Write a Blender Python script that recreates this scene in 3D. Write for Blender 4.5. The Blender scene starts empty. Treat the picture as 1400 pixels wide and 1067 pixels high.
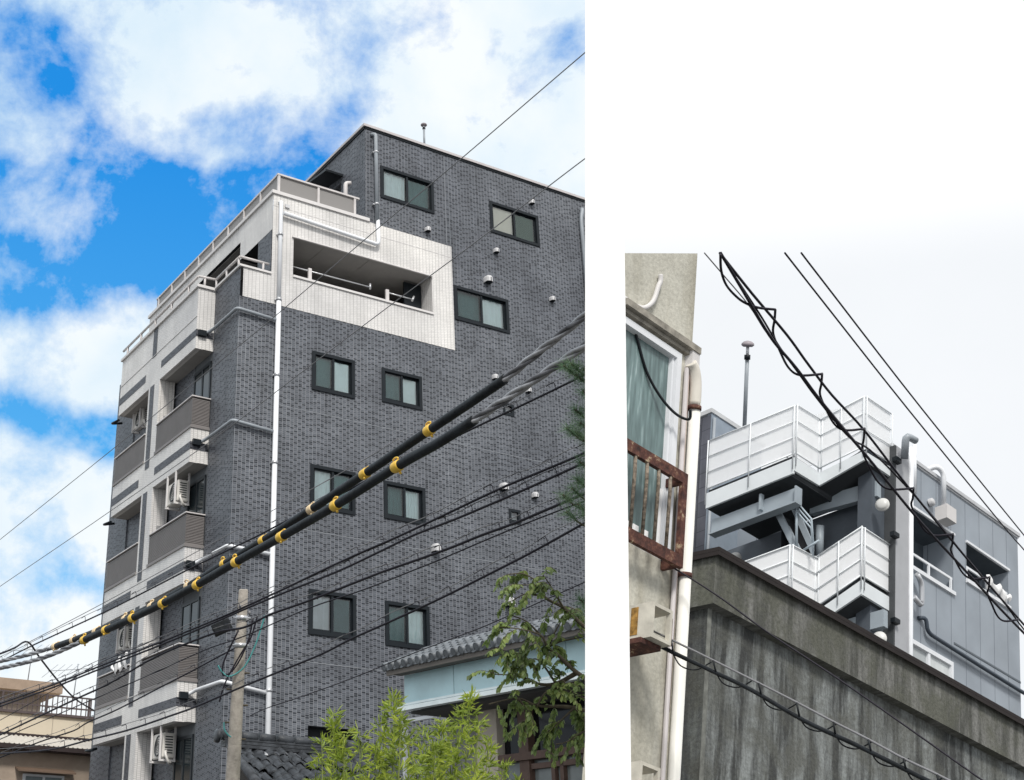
import bpy, bmesh, math, random
import numpy as np
from mathutils import Vector, Matrix
random.seed(7)
SC = bpy.context.scene
COL = SC.collection
# ------------------------------------------------------------------ camera geometry
F_, CX, CY = 1850.0, 700.0, 533.5
CAM = Vector((0, 0, 1.6))
def _d(px, py): return Vector((px-CX, CY-py, -F_))
zw = _d(800, -4100).normalized()
fw = Vector((0, 0, -1)); yw = (fw-zw*fw.dot(zw)).normalized(); xw = yw.cross(zw)
RW2 = Matrix((xw, yw, zw))
def D(px, py): return (RW2 @ _d(px, py)).normalized()
def at(px, py, d): return CAM + D(px, py)*d
class Frame:
    def __init__(s, pr, pl, pv, o, dist):
        s.A, s.B, s.C = D(*pr), D(*pl), D(*pv)
        s.O = CAM + D(*o)*dist
        s.M = Matrix((s.A, s.B, s.C)).transposed().inverted()
    def P(s, u, v, w): return s.O + s.A*u + s.B*v + s.C*w
    def hit(s, px, py, u=None, v=None, w=None):
        q = s.M @ D(px, py); c = s.M @ (CAM-s.O)
        if v is not None: t = (v-c[1])/q[1]
        elif u is not None: t = (u-c[0])/q[0]
        else: t = (w-c[2])/q[2]
        return c + q*t
# ------------------------------------------------------------------ mesh builder
class MB:
    def __init__(s, F=None): s.v = []; s.f = []; s.uv = []; s.mi = []; s.F = F; s.sm = []; s.cur = 0
    def face(s, pts, uv=None, smooth=False):
        n = len(s.v); s.v += [tuple(p) for p in pts]; s.f.append(list(range(n, n+len(pts))))
        s.uv.append(uv or [(p[0], p[2]) for p in pts]); s.mi.append(s.cur); s.sm.append(smooth)
    def quad(s, a, b, c, d, kind='v'):           # a..d in frame coords
        F = s.F
        uv = {'v': lambda p: (p[0], p[2]), 'u': lambda p: (p[1], p[2]), 'w': lambda p: (p[0], p[1])}[kind]
        s.face([F.P(*p) for p in (a, b, c, d)], [uv(p) for p in (a, b, c, d)])
    def box(s, u0, u1, v0, v1, w0, w1):
        q = s.quad
        q((u0,v0,w0),(u1,v0,w0),(u1,v0,w1),(u0,v0,w1),'v'); q((u1,v1,w0),(u0,v1,w0),(u0,v1,w1),(u1,v1,w1),'v')
        q((u0,v1,w0),(u0,v0,w0),(u0,v0,w1),(u0,v1,w1),'u'); q((u1,v0,w0),(u1,v1,w0),(u1,v1,w1),(u1,v0,w1),'u')
        q((u0,v0,w1),(u1,v0,w1),(u1,v1,w1),(u0,v1,w1),'w'); q((u0,v1,w0),(u1,v1,w0),(u1,v0,w0),(u0,v0,w0),'w')
        return s
    def prism(s, pts, off):                      # pts: world polygon, off: thickness vector
        off = Vector(off); P = [Vector(p) for p in pts]; Q = [p+off for p in P]
        s.face(P); s.face(Q[::-1])
        for i in range(len(P)):
            j = (i+1) % len(P); s.face([P[j], P[i], Q[i], Q[j]])
        return s
    def wall(s, u0, u1, w0, w1, holes=(), v=0.0, depth=.12, kind='v'):
        us = sorted({u0, u1, *[max(u0, min(u1, x)) for h in holes for x in h[:2]]})
        ws = sorted({w0, w1, *[max(w0, min(w1, x)) for h in holes for x in h[2:4]]})
        def pt(a, b, c): return (a, b, c) if kind == 'v' else (b, a, c)
        for i in range(len(us)-1):
            for j in range(len(ws)-1):
                cu, cw = (us[i]+us[i+1])/2, (ws[j]+ws[j+1])/2
                if any(h[0] < cu < h[1] and h[2] < cw < h[3] for h in holes): continue
                s.quad(pt(us[i],v,ws[j]), pt(us[i+1],v,ws[j]), pt(us[i+1],v,ws[j+1]), pt(us[i],v,ws[j+1]), kind)
        for h in holes:
            d = h[4] if len(h) > 4 else depth
            a, b, c, e = h[:4]
            s.quad(pt(a,v,c),pt(a,v+d,c),pt(a,v+d,e),pt(a,v,e),'u'); s.quad(pt(b,v,c),pt(b,v,e),pt(b,v+d,e),pt(b,v+d,c),'u')
            s.quad(pt(a,v,e),pt(a,v+d,e),pt(b,v+d,e),pt(b,v,e),'w'); s.quad(pt(a,v,c),pt(b,v,c),pt(b,v+d,c),pt(a,v+d,c),'w')
        return s
    def tube(s, pts, r, n=8, cap=True):
        pts = [Vector(p) for p in pts]; rs = r if isinstance(r, (list, tuple)) else [r]*len(pts)
        base = len(s.v); N = len(pts); ref = None; L = 0
        for i, p in enumerate(pts):
            t = (pts[min(i+1, N-1)]-pts[max(i-1, 0)]).normalized()
            if ref is None: ref = t.orthogonal().normalized()
            ref = (ref-t*ref.dot(t)).normalized(); b = t.cross(ref)
            for k in range(n):
                a = 2*math.pi*k/n; s.v.append(tuple(p+(ref*math.cos(a)+b*math.sin(a))*rs[i]))
        acc = 0
        for i in range(N-1):
            l = (pts[i+1]-pts[i]).length
            for k in range(n):
                k2 = (k+1) % n
                s.f.append([base+i*n+k, base+i*n+k2, base+(i+1)*n+k2, base+(i+1)*n+k])
                s.uv.append([(k/n, acc), ((k+1)/n, acc), ((k+1)/n, acc+l), (k/n, acc+l)]); s.mi.append(s.cur); s.sm.append(True)
            acc += l
        if cap:
            for q, fl in ((0, True), (N-1, False)):
                ids = [base+q*n+k for k in range(n)]
                s.f.append(ids[::-1] if fl else ids); s.uv.append([(0, 0)]*n); s.mi.append(s.cur); s.sm.append(False)
        return s
    def lathe(s, o, ax, prof, n=16):             # prof: (dist along axis, radius)
        o = Vector(o); ax = Vector(ax).normalized(); r1 = ax.orthogonal().normalized(); r2 = ax.cross(r1)
        base = len(s.v)
        for (h, r) in prof:
            for k in range(n):
                a = 2*math.pi*k/n; s.v.append(tuple(o+ax*h+(r1*math.cos(a)+r2*math.sin(a))*r))
        for i in range(len(prof)-1):
            for k in range(n):
                k2 = (k+1) % n
                s.f.append([base+i*n+k, base+i*n+k2, base+(i+1)*n+k2, base+(i+1)*n+k])
                s.uv.append([(0, 0)]*4); s.mi.append(s.cur); s.sm.append(True)
        return s
    def flush(s, name, mat, parent):
        o = s.build(name, mat, parent); s.v, s.f, s.uv, s.mi, s.sm = [], [], [], [], []; return o
    def build(s, name, mat, parent=None, origin=None):
        if not s.v: return None
        loc = Vector((0, 0, 0))
        if parent is not None: loc = WL[parent.name]
        elif origin is not None: loc = Vector(origin)
        else:
            vs = np.array(s.v); loc = Vector((float(vs[:,0].mean()), float(vs[:,1].mean()), float(vs[:,2].min())))
        me = bpy.data.meshes.new(name)
        me.from_pydata([(a-loc.x, b-loc.y, c-loc.z) for a, b, c in s.v], [], s.f)
        ul = me.uv_layers.new(name='UVMap')
        flat = [c for f in s.uv for p in f for c in p]
        ul.data.foreach_set('uv', flat)
        me.polygons.foreach_set('material_index', s.mi); me.polygons.foreach_set('use_smooth', s.sm)
        for m in (mat if isinstance(mat, (list, tuple)) else [mat]): me.materials.append(m)
        o = bpy.data.objects.new(name, me); COL.objects.link(o)
        if parent is not None: o.parent = parent
        else: o.location = loc
        WL[o.name] = loc
        return o
WL = {}
def thing(name, label, cat, loc, group=None):
    o = bpy.data.objects.new(name, None); COL.objects.link(o); o.location = loc; o.empty_display_size = .3
    WL[o.name] = Vector(loc); return tag(o, label, cat, group)
def tag(o, label=None, cat=None, group=None, kind=None):
    for k, x in (('label', label), ('category', cat), ('group', group), ('kind', kind)):
        if x: o[k] = x
    return o
def ground(p): return Vector((p[0], p[1], 0))
def smooth_path(pts, sub=6):
    P = [Vector(p) for p in pts]; out = []
    for i in range(len(P)-1):
        p0, p1, p2, p3 = P[max(i-1, 0)], P[i], P[i+1], P[min(i+2, len(P)-1)]
        for k in range(sub):
            t = k/sub
            out.append(.5*((2*p1)+(p2-p0)*t+(2*p0-5*p1+4*p2-p3)*t*t+(3*p1-p0-3*p2+p3)*t**3))
    out.append(P[-1]); return out
# ------------------------------------------------------------------ materials
def lin(c): return tuple(((x/255+.055)/1.055)**2.4 if x > 10 else x/255/12.92 for x in c)+(1,)
MATS = {}
def newmat(name):
    m = bpy.data.materials.new(name); m.use_nodes = True; nt = m.node_tree
    b = nt.nodes['Principled BSDF']; MATS[name] = m
    return m, nt, b
def N(nt, t, **kw):
    n = nt.nodes.new(t)
    for k, x in kw.items():
        if k.startswith('i_'):
            n.inputs[k[2:].replace('_', ' ')].default_value = x
        else: setattr(n, k, x)
    return n
def ramp(nt, fac, stops):
    r = nt.nodes.new('ShaderNodeValToRGB'); e = r.color_ramp.elements
    while len(e) < len(stops): e.new(.5)
    for q, (p, c) in zip(e, stops): q.position = p; q.color = c if len(c) == 4 else tuple(c)+(1,)
    nt.links.new(fac, r.inputs[0]); return r.outputs[0]
def mixc(nt, fac, a, b, mode='MIX'):
    m = nt.nodes.new('ShaderNodeMix'); m.data_type = 'RGBA'; m.blend_type = mode
    for s, x in ((m.inputs[0], fac), (m.inputs[6], a), (m.inputs[7], b)):
        if hasattr(x, 'is_linked'): nt.links.new(x, s)
        else: s.default_value = x
    return m.outputs[2]
def plain(name, col, rough=.6, metal=0, var=.12, scale=3, bump=0, bscale=60):
    m, nt, b = newmat(name); col = tuple(col)+(1,) if len(col) == 3 else col
    tc = N(nt, 'ShaderNodeTexCoord'); no = N(nt, 'ShaderNodeTexNoise', i_Scale=scale, i_Detail=6.0, i_Roughness=.6)
    nt.links.new(tc.outputs['Object'], no.inputs['Vector'])
    c = ramp(nt, no.outputs[0], [(.3, tuple(x*(1-var) for x in col[:3])), (.7, tuple(min(1, x*(1+var)) for x in col[:3]))])
    nt.links.new(c, b.inputs['Base Color']); b.inputs['Roughness'].default_value = rough; b.inputs['Metallic'].default_value = metal; b.inputs['Specular IOR Level'].default_value = .2 if max(col[:3]) < .13 else .35
    if bump:
        n2 = N(nt, 'ShaderNodeTexNoise', i_Scale=bscale, i_Detail=4.0); nt.links.new(tc.outputs['Object'], n2.inputs['Vector'])
        bp = N(nt, 'ShaderNodeBump', i_Strength=bump, i_Distance=.02); nt.links.new(n2.outputs[0], bp.inputs['Height']); nt.links.new(bp.outputs[0], b.inputs['Normal'])
    return m
def tile(name, c1, c2, mortar, msize=.006, stain=.12, rough=.35, pv=.1, ph=.05, dark=.5):
    """ceramic wall tiles in staggered columns (pv wide, ph high); about every third tile of a column is a darker one"""
    m, nt, b = newmat(name); L = nt.links.new
    def mt(op, a, b_=None, c_=None):
        n = nt.nodes.new('ShaderNodeMath'); n.operation = op
        for k, x in enumerate((a, b_, c_)):
            if x is None: continue
            if hasattr(x, 'is_linked'): L(x, n.inputs[k])
            else: n.inputs[k].default_value = x
        return n.outputs[0]
    uv = N(nt, 'ShaderNodeUVMap'); sp = N(nt, 'ShaderNodeSeparateXYZ'); L(uv.outputs[0], sp.inputs[0])
    x = mt('DIVIDE', mt('ADD', sp.outputs[0], 50.0), pv); col = mt('FLOOR', x)
    y = mt('MULTIPLY_ADD', mt('MODULO', col, 2.0), .5, mt('DIVIDE', mt('ADD', sp.outputs[1], 50.0), ph)); row = mt('FLOOR', y)
    fx = mt('FRACT', x); fy = mt('FRACT', y)
    cb = N(nt, 'ShaderNodeCombineXYZ'); L(col, cb.inputs[0]); L(row, cb.inputs[1])
    w1 = N(nt, 'ShaderNodeTexWhiteNoise'); w1.noise_dimensions = '2D'; L(cb.outputs[0], w1.inputs[0])
    w2 = N(nt, 'ShaderNodeTexWhiteNoise'); w2.noise_dimensions = '1D'; L(col, w2.inputs['W'])
    phs = mt('FLOOR', mt('MULTIPLY', w2.outputs[0], 3.0))
    dk = mt('LESS_THAN', mt('MODULO', mt('ADD', row, phs), 3.0), .5)
    dk = mt('MULTIPLY', dk, mt('GREATER_THAN', w1.outputs[0], .18))
    dk = mt('MAXIMUM', dk, mt('GREATER_THAN', w1.outputs[0], .93))
    t = mt('SUBTRACT', 1.0, mt('MULTIPLY', dk, dark)); t = mt('MULTIPLY', t, mt('MULTIPLY_ADD', w1.outputs[0], .45, .58))
    base = mixc(nt, t, tuple(c1)+(1,), tuple(c2)+(1,))
    mo = mt('MAXIMUM', mt('LESS_THAN', fx, msize*1.35/pv), mt('LESS_THAN', fy, msize*.8/ph))
    c0 = mixc(nt, mo, base, tuple(mortar)+(1,))
    no = N(nt, 'ShaderNodeTexNoise', i_Scale=.9, i_Detail=7.0, i_Roughness=.65); L(uv.outputs[0], no.inputs['Vector'])
    mp = N(nt, 'ShaderNodeMapping'); mp.inputs['Scale'].default_value = (3.2, .25, 1); L(uv.outputs[0], mp.inputs[0])
    n3 = N(nt, 'ShaderNodeTexNoise', i_Scale=1.0, i_Detail=4.0); L(mp.outputs[0], n3.inputs['Vector'])
    f = ramp(nt, no.outputs[0], [(.35, (1-stain,)*3), (.68, (1+stain*.8,)*3)])
    g = ramp(nt, n3.outputs[0], [(.35, (1-stain*.7,)*3), (.62, (1.03,)*3)])
    c = mixc(nt, 1, c0, f, 'MULTIPLY'); c = mixc(nt, 1, c, g, 'MULTIPLY')
    mq = N(nt, 'ShaderNodeMapping'); mq.inputs['Scale'].default_value = (5.5, .16, 1); L(uv.outputs[0], mq.inputs[0])
    n5 = N(nt, 'ShaderNodeTexNoise', i_Scale=1.3, i_Detail=5.0, i_Roughness=.6); L(mq.outputs[0], n5.inputs['Vector'])
    c = mixc(nt, 1, c, ramp(nt, n5.outputs[0], [(.30, (1-stain*1.6,)*3), (.42, (1,)*3), (.62, (1,)*3), (.74, (1+stain*1.1,)*3)]), 'MULTIPLY')
    n6 = N(nt, 'ShaderNodeTexNoise', i_Scale=.22, i_Detail=2.0); L(uv.outputs[0], n6.inputs['Vector'])
    c = mixc(nt, 1, c, ramp(nt, n6.outputs[0], [(.35, (.90,.90,.92)), (.65, (1.10,1.09,1.08))]), 'MULTIPLY')
    L(c, b.inputs['Base Color']); b.inputs['Roughness'].default_value = rough; b.inputs['Specular IOR Level'].default_value = .3
    bp = N(nt, 'ShaderNodeBump', i_Strength=.3, i_Distance=.004); bp.invert = True; L(mo, bp.inputs['Height']); L(bp.outputs[0], b.inputs['Normal'])
    return m
def glassy(name, tint=(1,1,1), refl=.12, rough=.02, wav=0):
    m, nt, b = newmat(name); L = nt.links.new; nt.nodes.remove(b); out = nt.nodes['Material Output']
    t = N(nt, 'ShaderNodeBsdfTransparent'); t.inputs[0].default_value = tuple(tint)+(1,)
    g = N(nt, 'ShaderNodeBsdfGlossy'); g.inputs['Roughness'].default_value = rough
    fr = N(nt, 'ShaderNodeFresnel', i_IOR=1.52); a = N(nt, 'ShaderNodeMath', operation='ADD'); a.inputs[1].default_value = refl; L(fr.outputs[0], a.inputs[0])
    if wav:
        tc = N(nt, 'ShaderNodeTexCoord'); n = N(nt, 'ShaderNodeTexNoise', i_Scale=3.0); L(tc.outputs['Object'], n.inputs['Vector'])
        bp = N(nt, 'ShaderNodeBump', i_Strength=wav, i_Distance=.02); L(n.outputs[0], bp.inputs['Height']); L(bp.outputs[0], g.inputs['Normal'])
    mx = N(nt, 'ShaderNodeMixShader'); L(a.outputs[0], mx.inputs[0]); L(t.outputs[0], mx.inputs[1]); L(g.outputs[0], mx.inputs[2]); L(mx.outputs[0], out.inputs[0])
    return m
M = {}
M['grey_tile'] = tile('grey_tile', (.012,.015,.022), (.116,.128,.148), (.215,.228,.248), .0085, .17, .5, dark=.85)
M['grey_tile_dark'] = tile('grey_tile_band', (.010,.011,.016), (.075,.080,.095), (.14,.145,.16), .0085, .12, .5, dark=.85)
M['white_tile'] = tile('white_tile', (.62,.61,.585), (.76,.745,.72), (.36,.355,.345), .0075, .09, .4, dark=.25)
M['soffit'] = plain('painted_soffit', (.33,.32,.31), .8, var=.08)
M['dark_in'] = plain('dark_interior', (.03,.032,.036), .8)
M['frame_dark'] = plain('black_aluminium', (.012,.016,.020), .35, var=.1)
M['cap_grey'] = plain('parapet_cap', (.50,.47,.47), .45, var=.06)
M['cap_white'] = plain('white_cap', (.66,.64,.63), .5, var=.05)
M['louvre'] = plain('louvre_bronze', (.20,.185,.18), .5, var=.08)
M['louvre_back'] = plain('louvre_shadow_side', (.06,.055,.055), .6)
M['rail_mesh'] = plain('roof_rail_panel', (.30,.27,.275), .5, var=.08)
M['post'] = plain('rail_post', (.60,.57,.56), .4)
M['white_pipe'] = plain('white_pipe', (.78,.80,.83), .35, var=.06)
M['grey_pipe'] = plain('grey_pipe', (.30,.33,.36), .4, var=.1)
M['glass'] = glassy('window_glass', (.97,1,1), .07, .02, .05)
M['screen'] = glassy('screened_glass', (.62,.70,.70), .02, .1)
M['curtain'] = plain('curtain_teal', (.82,.97,.96), .9, var=.05, scale=6)
M['curtain_cream'] = plain('curtain_cream', (.92,.90,.78), .9, var=.04)
M['curtain_grey'] = plain('curtain_grey', (.60,.66,.68), .9, var=.1)
M['vent'] = plain('vent_hood', (.55,.55,.56), .35, var=.08)
M['rubber'] = plain('black_rubber', (.013,.016,.019), .5, var=.5, scale=7, bump=.25, bscale=25)
M['wire'] = plain('black_wire', (.018,.016,.024), .5)
M['wire_grey'] = plain('grey_wire', (.20,.20,.21), .5)
M['strand'] = plain('bare_steel_strand', (.33,.33,.34), .45, .3, var=.35, scale=14)
M['strand_dark'] = plain('weathered_strand', (.12,.12,.13), .6, var=.5, scale=14)
M['yellow'] = plain('yellow_plastic', (.78,.50,.07), .4, var=.12)
M['pale_yellow'] = plain('faded_yellow', (.80,.62,.38), .4, var=.12)
M['conc_pole'] = plain('pole_concrete', (.36,.33,.29), .9, var=.22, scale=14, bump=.4)
M['steel'] = plain('galvanised_steel', (.55,.56,.58), .35, .6, var=.1)
M['ac'] = plain('ac_casing', (.66,.64,.60), .45, var=.05)
M['cloth'] = plain('white_cloth', (.80,.80,.80), .9, var=.04)
M['teal_wire'] = plain('teal_cable', (.08,.30,.30), .45)
M['bark'] = plain('bark', (.10,.085,.06), .9, var=.3, scale=20)
M['white'] = plain('matt_white', (.93,.93,.93), .8, var=.01)
# ------------------------------------------------------------------ L frame: tiled apartment block
L = Frame((3900,1320), (-580,1230), (479,-3450), (327,423), 34)
WB = -15.9; U1 = 11.6
apt = thing('apartment_building', 'tall dark grey tiled apartment block with white tiled balconies on its left side', 'building', ground(L.P(5, 3, WB)))
def rectA(px0, py0, px1, py1):
    a = L.hit(px0, py0, v=0); b = L.hit(px1, py1, v=0); return (a[0], b[0], b[2], a[2])
WIN = [ # px TL, px BR, which sash screened ('l','r'), curtain
 ((520.4,227.6),(592.6,292),'r','curtain'), ((669.5,275.9),(737,337.3),'r','curtain_cream'),
 ((621,391),(695.8,455.8),'l','curtain'), ((427.5,481),(483.8,544.7),'l','curtain'), ((522.4,504),(576.4,560.7),'l','curtain'),
 ((425.3,635.8),(484.5,703.7),'r','curtain'), ((525.2,658.3),(581,717.7),'l','curtain'),
 ((423,806.4),(485.5,874),'r','curtain_grey'), ((527,822.5),(586.8,889),'l','curtain')]
holes = []
for i, (a, b, s, c) in enumerate(WIN):
    h = rectA(*a, *b); holes.append((h[0], h[1], h[2], h[3], .16))
small = [rectA(687.3,550.6,703,570.4), rectA(695.2,695.3,711.9,717.8)]
garage = rectA(421,992,486,1030)
WH = 3.63  # top of white band
up_, u7 = .81, 3.47
wl = MB(L)
lower = [h for h in holes if h[3] < .39 and h[1] < 6.1] + [garage+(.3,)]
wl.wall(0, 6.13, WB, .39, lower)
wl.wall(6.13, U1, WB, 6.72, [h for h in holes if h[0] > 6.0] + [s+(.14,) for s in small])
wl.wall(u7, 6.13, WH, 6.72, [h for h in holes if h[2] > 3.6 and h[1] < 6.1])
wl.wall(0, 1.65, WB, 1.2, v=0.0, kind='u')             # narrow return beside the balconies
wl.wall(0, 9, WH, 6.64, v=u7, kind='u', holes=[(1.5, 2.9, WH+.1, 5.6, .3)])
wl.box(U1-.3, U1-.003, .25, 8.2, WB, 6.6)
wl.box(0.02, 3.5, 8.0, 9.6, WB, 1.1)
wl.quad((.02,.4,WB+.1),(.02,8,WB+.1),(.02,8,-.2),(.02,.4,-.2),'u')
wall_o = wl.build('wall', M['grey_tile'], apt)
# far and rear closing volume, roofs
m = MB(L); m.box(u7+.2, U1-.32, .9, 8.0, 3.2, 6.35); m.box(.6, U1-.32, .9, 7.9, WB, .3); m.build('core', M['dark_in'], apt)
m = MB(L); m.box(.9, u7, .2, 9.5, 3.1, 3.25); m.build('terrace_deck', M['soffit'], apt)
# parapet coping on the penthouse
m = MB(L); m.box(u7-.06, U1+.05, -.06, .2, 6.723, 6.80); m.box(u7-.06, u7+.2, .2, 9.05, 6.723, 6.80); m.build('parapet_cap', M['cap_grey'], apt)
m = MB(L); m.box(u7+.0, U1+.03, -.025, .0, 6.66, 6.72); m.box(u7-.03, u7, 0, 9, 6.66, 6.72); m.build('coping_flashing', M['frame_dark'], apt)
# expansion joints (light lines) and drip lines
m = MB(L)
js = plain('joint_seal', (.20,.215,.235), .8)
for w in (-2.35, -5.42, -8.55, -11.6): m.box(1.1, U1, -.004, .0, w, w+.02); m.flush('joint_seal', js, apt)
for w in (-5.42, -8.55): m.box(-.004, 0, .05, 1.6, w, w+.02); m.flush('joint_seal', js, apt)
for u in (5.98, 6.1): m.box(u, u+.016, -.004, 0, 3.7, 6.6); m.flush('joint_seal', js, apt)
# ---- white tiled band with the long recess on the right facade
RX0, RX1, RZ0, RZ1 = 1.395, 5.47, 1.36, 2.48
m = MB(L)
m.wall(up_, 6.13, .39, WH, [(RX0, RX1, RZ0, RZ1, .9)], v=-.012)
m.box(6.10, 6.13, -.011, .0, .39, WH)
m.wall(.07, up_, .39, 1.21, v=-.012)
vop = L.hit(328, 356, u=up_)[1]
m.wall(0, vop, 2.56, WH, v=up_, kind='u'); m.wall(vop, 9.64, 3.12, WH, v=up_, kind='u')              # lintel of the left side under the roof terrace
m.box(up_+.01, up_+.25, 9.4, 9.64, WB, WH)
m.box(up_+.003, up_+.12, .5, .95, .4, 1.25)
white_o = m.build('white_band', M['white_tile'], apt)
m = MB(L); m.box(RX0-.05, RX1+.0, -.07, -.012, RZ1-.02, RZ1+.015); m.box(RX0, RX1+.02, -.05, .1, RZ0-.06, RZ0); m.build('recess_trim', M['cap_white'], apt)
m = MB(L); m.quad((RX0,.0,RZ1-.004),(RX1,.0,RZ1-.004),(RX1,2.2,RZ1-.004),(RX0,2.2,RZ1-.004),'w')
for u in (2.3, 3.6): m.box(u, u+.012, 0, 2, RZ1-.012, RZ1-.004)
m.build('recess_soffit', M['soffit'], apt)
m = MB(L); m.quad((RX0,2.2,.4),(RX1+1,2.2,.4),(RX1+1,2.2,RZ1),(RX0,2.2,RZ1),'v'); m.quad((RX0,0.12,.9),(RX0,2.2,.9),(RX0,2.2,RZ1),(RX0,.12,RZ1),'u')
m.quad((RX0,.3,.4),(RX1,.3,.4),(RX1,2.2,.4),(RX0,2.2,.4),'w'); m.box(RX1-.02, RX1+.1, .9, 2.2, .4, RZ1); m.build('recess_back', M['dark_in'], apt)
m = MB(L)
for u in (1.86, 4.1): m.box(u, u+.09, .06, .12, RZ0, RZ0+.38); m.flush('rail_post', M['post'], apt)
m = MB(L); m.tube([L.P(1.45,.2,1.72), L.P(3.7,.2,1.74)], .018); m.tube([L.P(4.18,.2,1.72), L.P(5.0,.2,1.72)], .018)
m.tube([L.P(3.7,.2,1.68), L.P(3.7,.2,1.84)], .03); m.tube([L.P(4.95,.18,1.66), L.P(5.02,.2,1.82)], .03); m.build('laundry_pole', M['steel'], apt)
m = MB(L); m.box(RX1-.55, RX1-.03, .55, .62, .5, 2.4); m.build('balcony_door', M['frame_dark'], apt)
# caps of the white band
m = MB(L); m.box(up_-.05, u7+.1, -.06, .15, WH+.003, WH+.10); m.box(up_-.05, up_+.12, .15, 9.7, WH+.003, WH+.10)
m.box(-.045, up_-.01, -.055, .1, 1.213, 1.27); m.box(-.05, .08, .1, 1.62, 1.213, 1.27)
m.box(up_-.02, 6.12, -.018, -.013, 3.27, 3.285)
m.build('parapet_cap', M['cap_white'], apt)
# terrace below the lintel on the left side: pillar, dark room front, awning
m = MB(L); m.box(up_+.005, up_+.5, .06, .92, 1.0, 2.558); m.build('pillar', M['grey_tile'], apt)
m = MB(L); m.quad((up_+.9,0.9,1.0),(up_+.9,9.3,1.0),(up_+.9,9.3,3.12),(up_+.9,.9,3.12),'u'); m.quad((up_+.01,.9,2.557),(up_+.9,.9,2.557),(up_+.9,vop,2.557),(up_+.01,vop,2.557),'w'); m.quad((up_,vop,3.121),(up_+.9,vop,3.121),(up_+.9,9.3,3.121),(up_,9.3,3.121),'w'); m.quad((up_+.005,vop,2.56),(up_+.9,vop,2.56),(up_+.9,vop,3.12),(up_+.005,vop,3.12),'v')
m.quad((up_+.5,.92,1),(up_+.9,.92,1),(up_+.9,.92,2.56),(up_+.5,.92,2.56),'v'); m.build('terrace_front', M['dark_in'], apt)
m = MB(L)
for a, b in (((-.02,.02,1.5),(.75,.02,1.5)), ((-.02,.02,1.5),(-.02,1.64,1.5)), ((-.02,1.64,1.5),(-.47,1.7,1.5)), ((-.47,1.7,1.5),(-.47,7.8,1.5))):
    m.tube([L.P(*a), L.P(*b)], .035)
for u, v in ((.6,.02),(-.02,.1),(-.02,.9),(-.02,1.6),(-.3,1.69),(-.47,2.4),(-.47,3.7),(-.47,5.0),(-.47,6.2),(-.47,7.4)): m.tube([L.P(u,v,1.2), L.P(u,v,1.5)], .03)
m.build('terrace_railing', M['post'], apt)
# ---- balconies on the left side
UF, V1, V2, VM0, VM1 = -.46, 1.68, 7.83, 4.34, 5.22
sb = [-.57, -3.66, -6.72, -9.9]
SOFF = .9   # depth of the balconies behind their front
wt = MB(L); dk = MB(L); so = MB(L); cap = MB(L); bk = MB(L)
for k, b in enumerate(sb):
    top = 1.17 if k == 0 else b+.92
    wt.wall(V1, V2, b, top, v=UF, kind='u'); wt.quad((UF,V1,b),(0,V1,b),(0,V1,top),(UF,V1,top),'v')
    wt.quad((UF,V1,b+.002),(UF+.2,V1,b+.002),(UF+.2,V2,b+.002),(UF,V2,b+.002),'w')
    wt.quad((UF,V2,b),(0.6,V2,b),(0.6,V2,top),(UF,V2,top),'v')
    so.box(UF+.15, SOFF+.3, V1+.01, V2-.01, b, b+.12); so.quad((UF+.12,V1,b+.12),(UF+.12,V2,b+.12),(UF+.12,V2,top),(UF+.12,V1,top),'u')
    # dark tile bands: wrap the corner on the right bay, plain on the left bay
    dk.box(UF-.008, -.006, V1-.008, 4.28, b+.33, b+.53)
    dk.box(UF-.008, UF-.001, 5.55, V2+.008, b+.31, b+.53)
    cap.box(UF-.012, UF-.001, V1-.01, V2, b+.90, b+.915)
    cap.box(UF-.012, UF+.2, V1-.012, V1+.02, b-.012, b+.0)
# top floor parapet: dark vertical stripe and cap
dk.box(UF-.008, UF-.001, 4.75, 5.07, .3, 1.17)
cap.box(UF-.05, UF+.1, V1-.05, V2+.05, 1.173, 1.25); cap.box(UF+.1, 0, V1-.05, V1+.1, 1.173, 1.25)
# mid piers between bays, with the dark stripe
for k in range(4):
    z1 = sb[k]-.003; z0 = (sb[k+1]+.92) if k < 3 else WB
    wt.box(UF+.0, UF+.42, VM0, VM1, z0, z1)
    dk.box(UF-.008, UF-.001, 4.75, 5.07, z0-.25 if k < 3 else z0, z1+.0)
wt.build('balcony_front', M['white_tile'], apt); dk.build('dark_tile_band', M['grey_tile_dark'], apt)
so.build('balcony_slab', M['soffit'], apt); cap.build('balcony_cap', M['cap_white'], apt)
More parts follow.
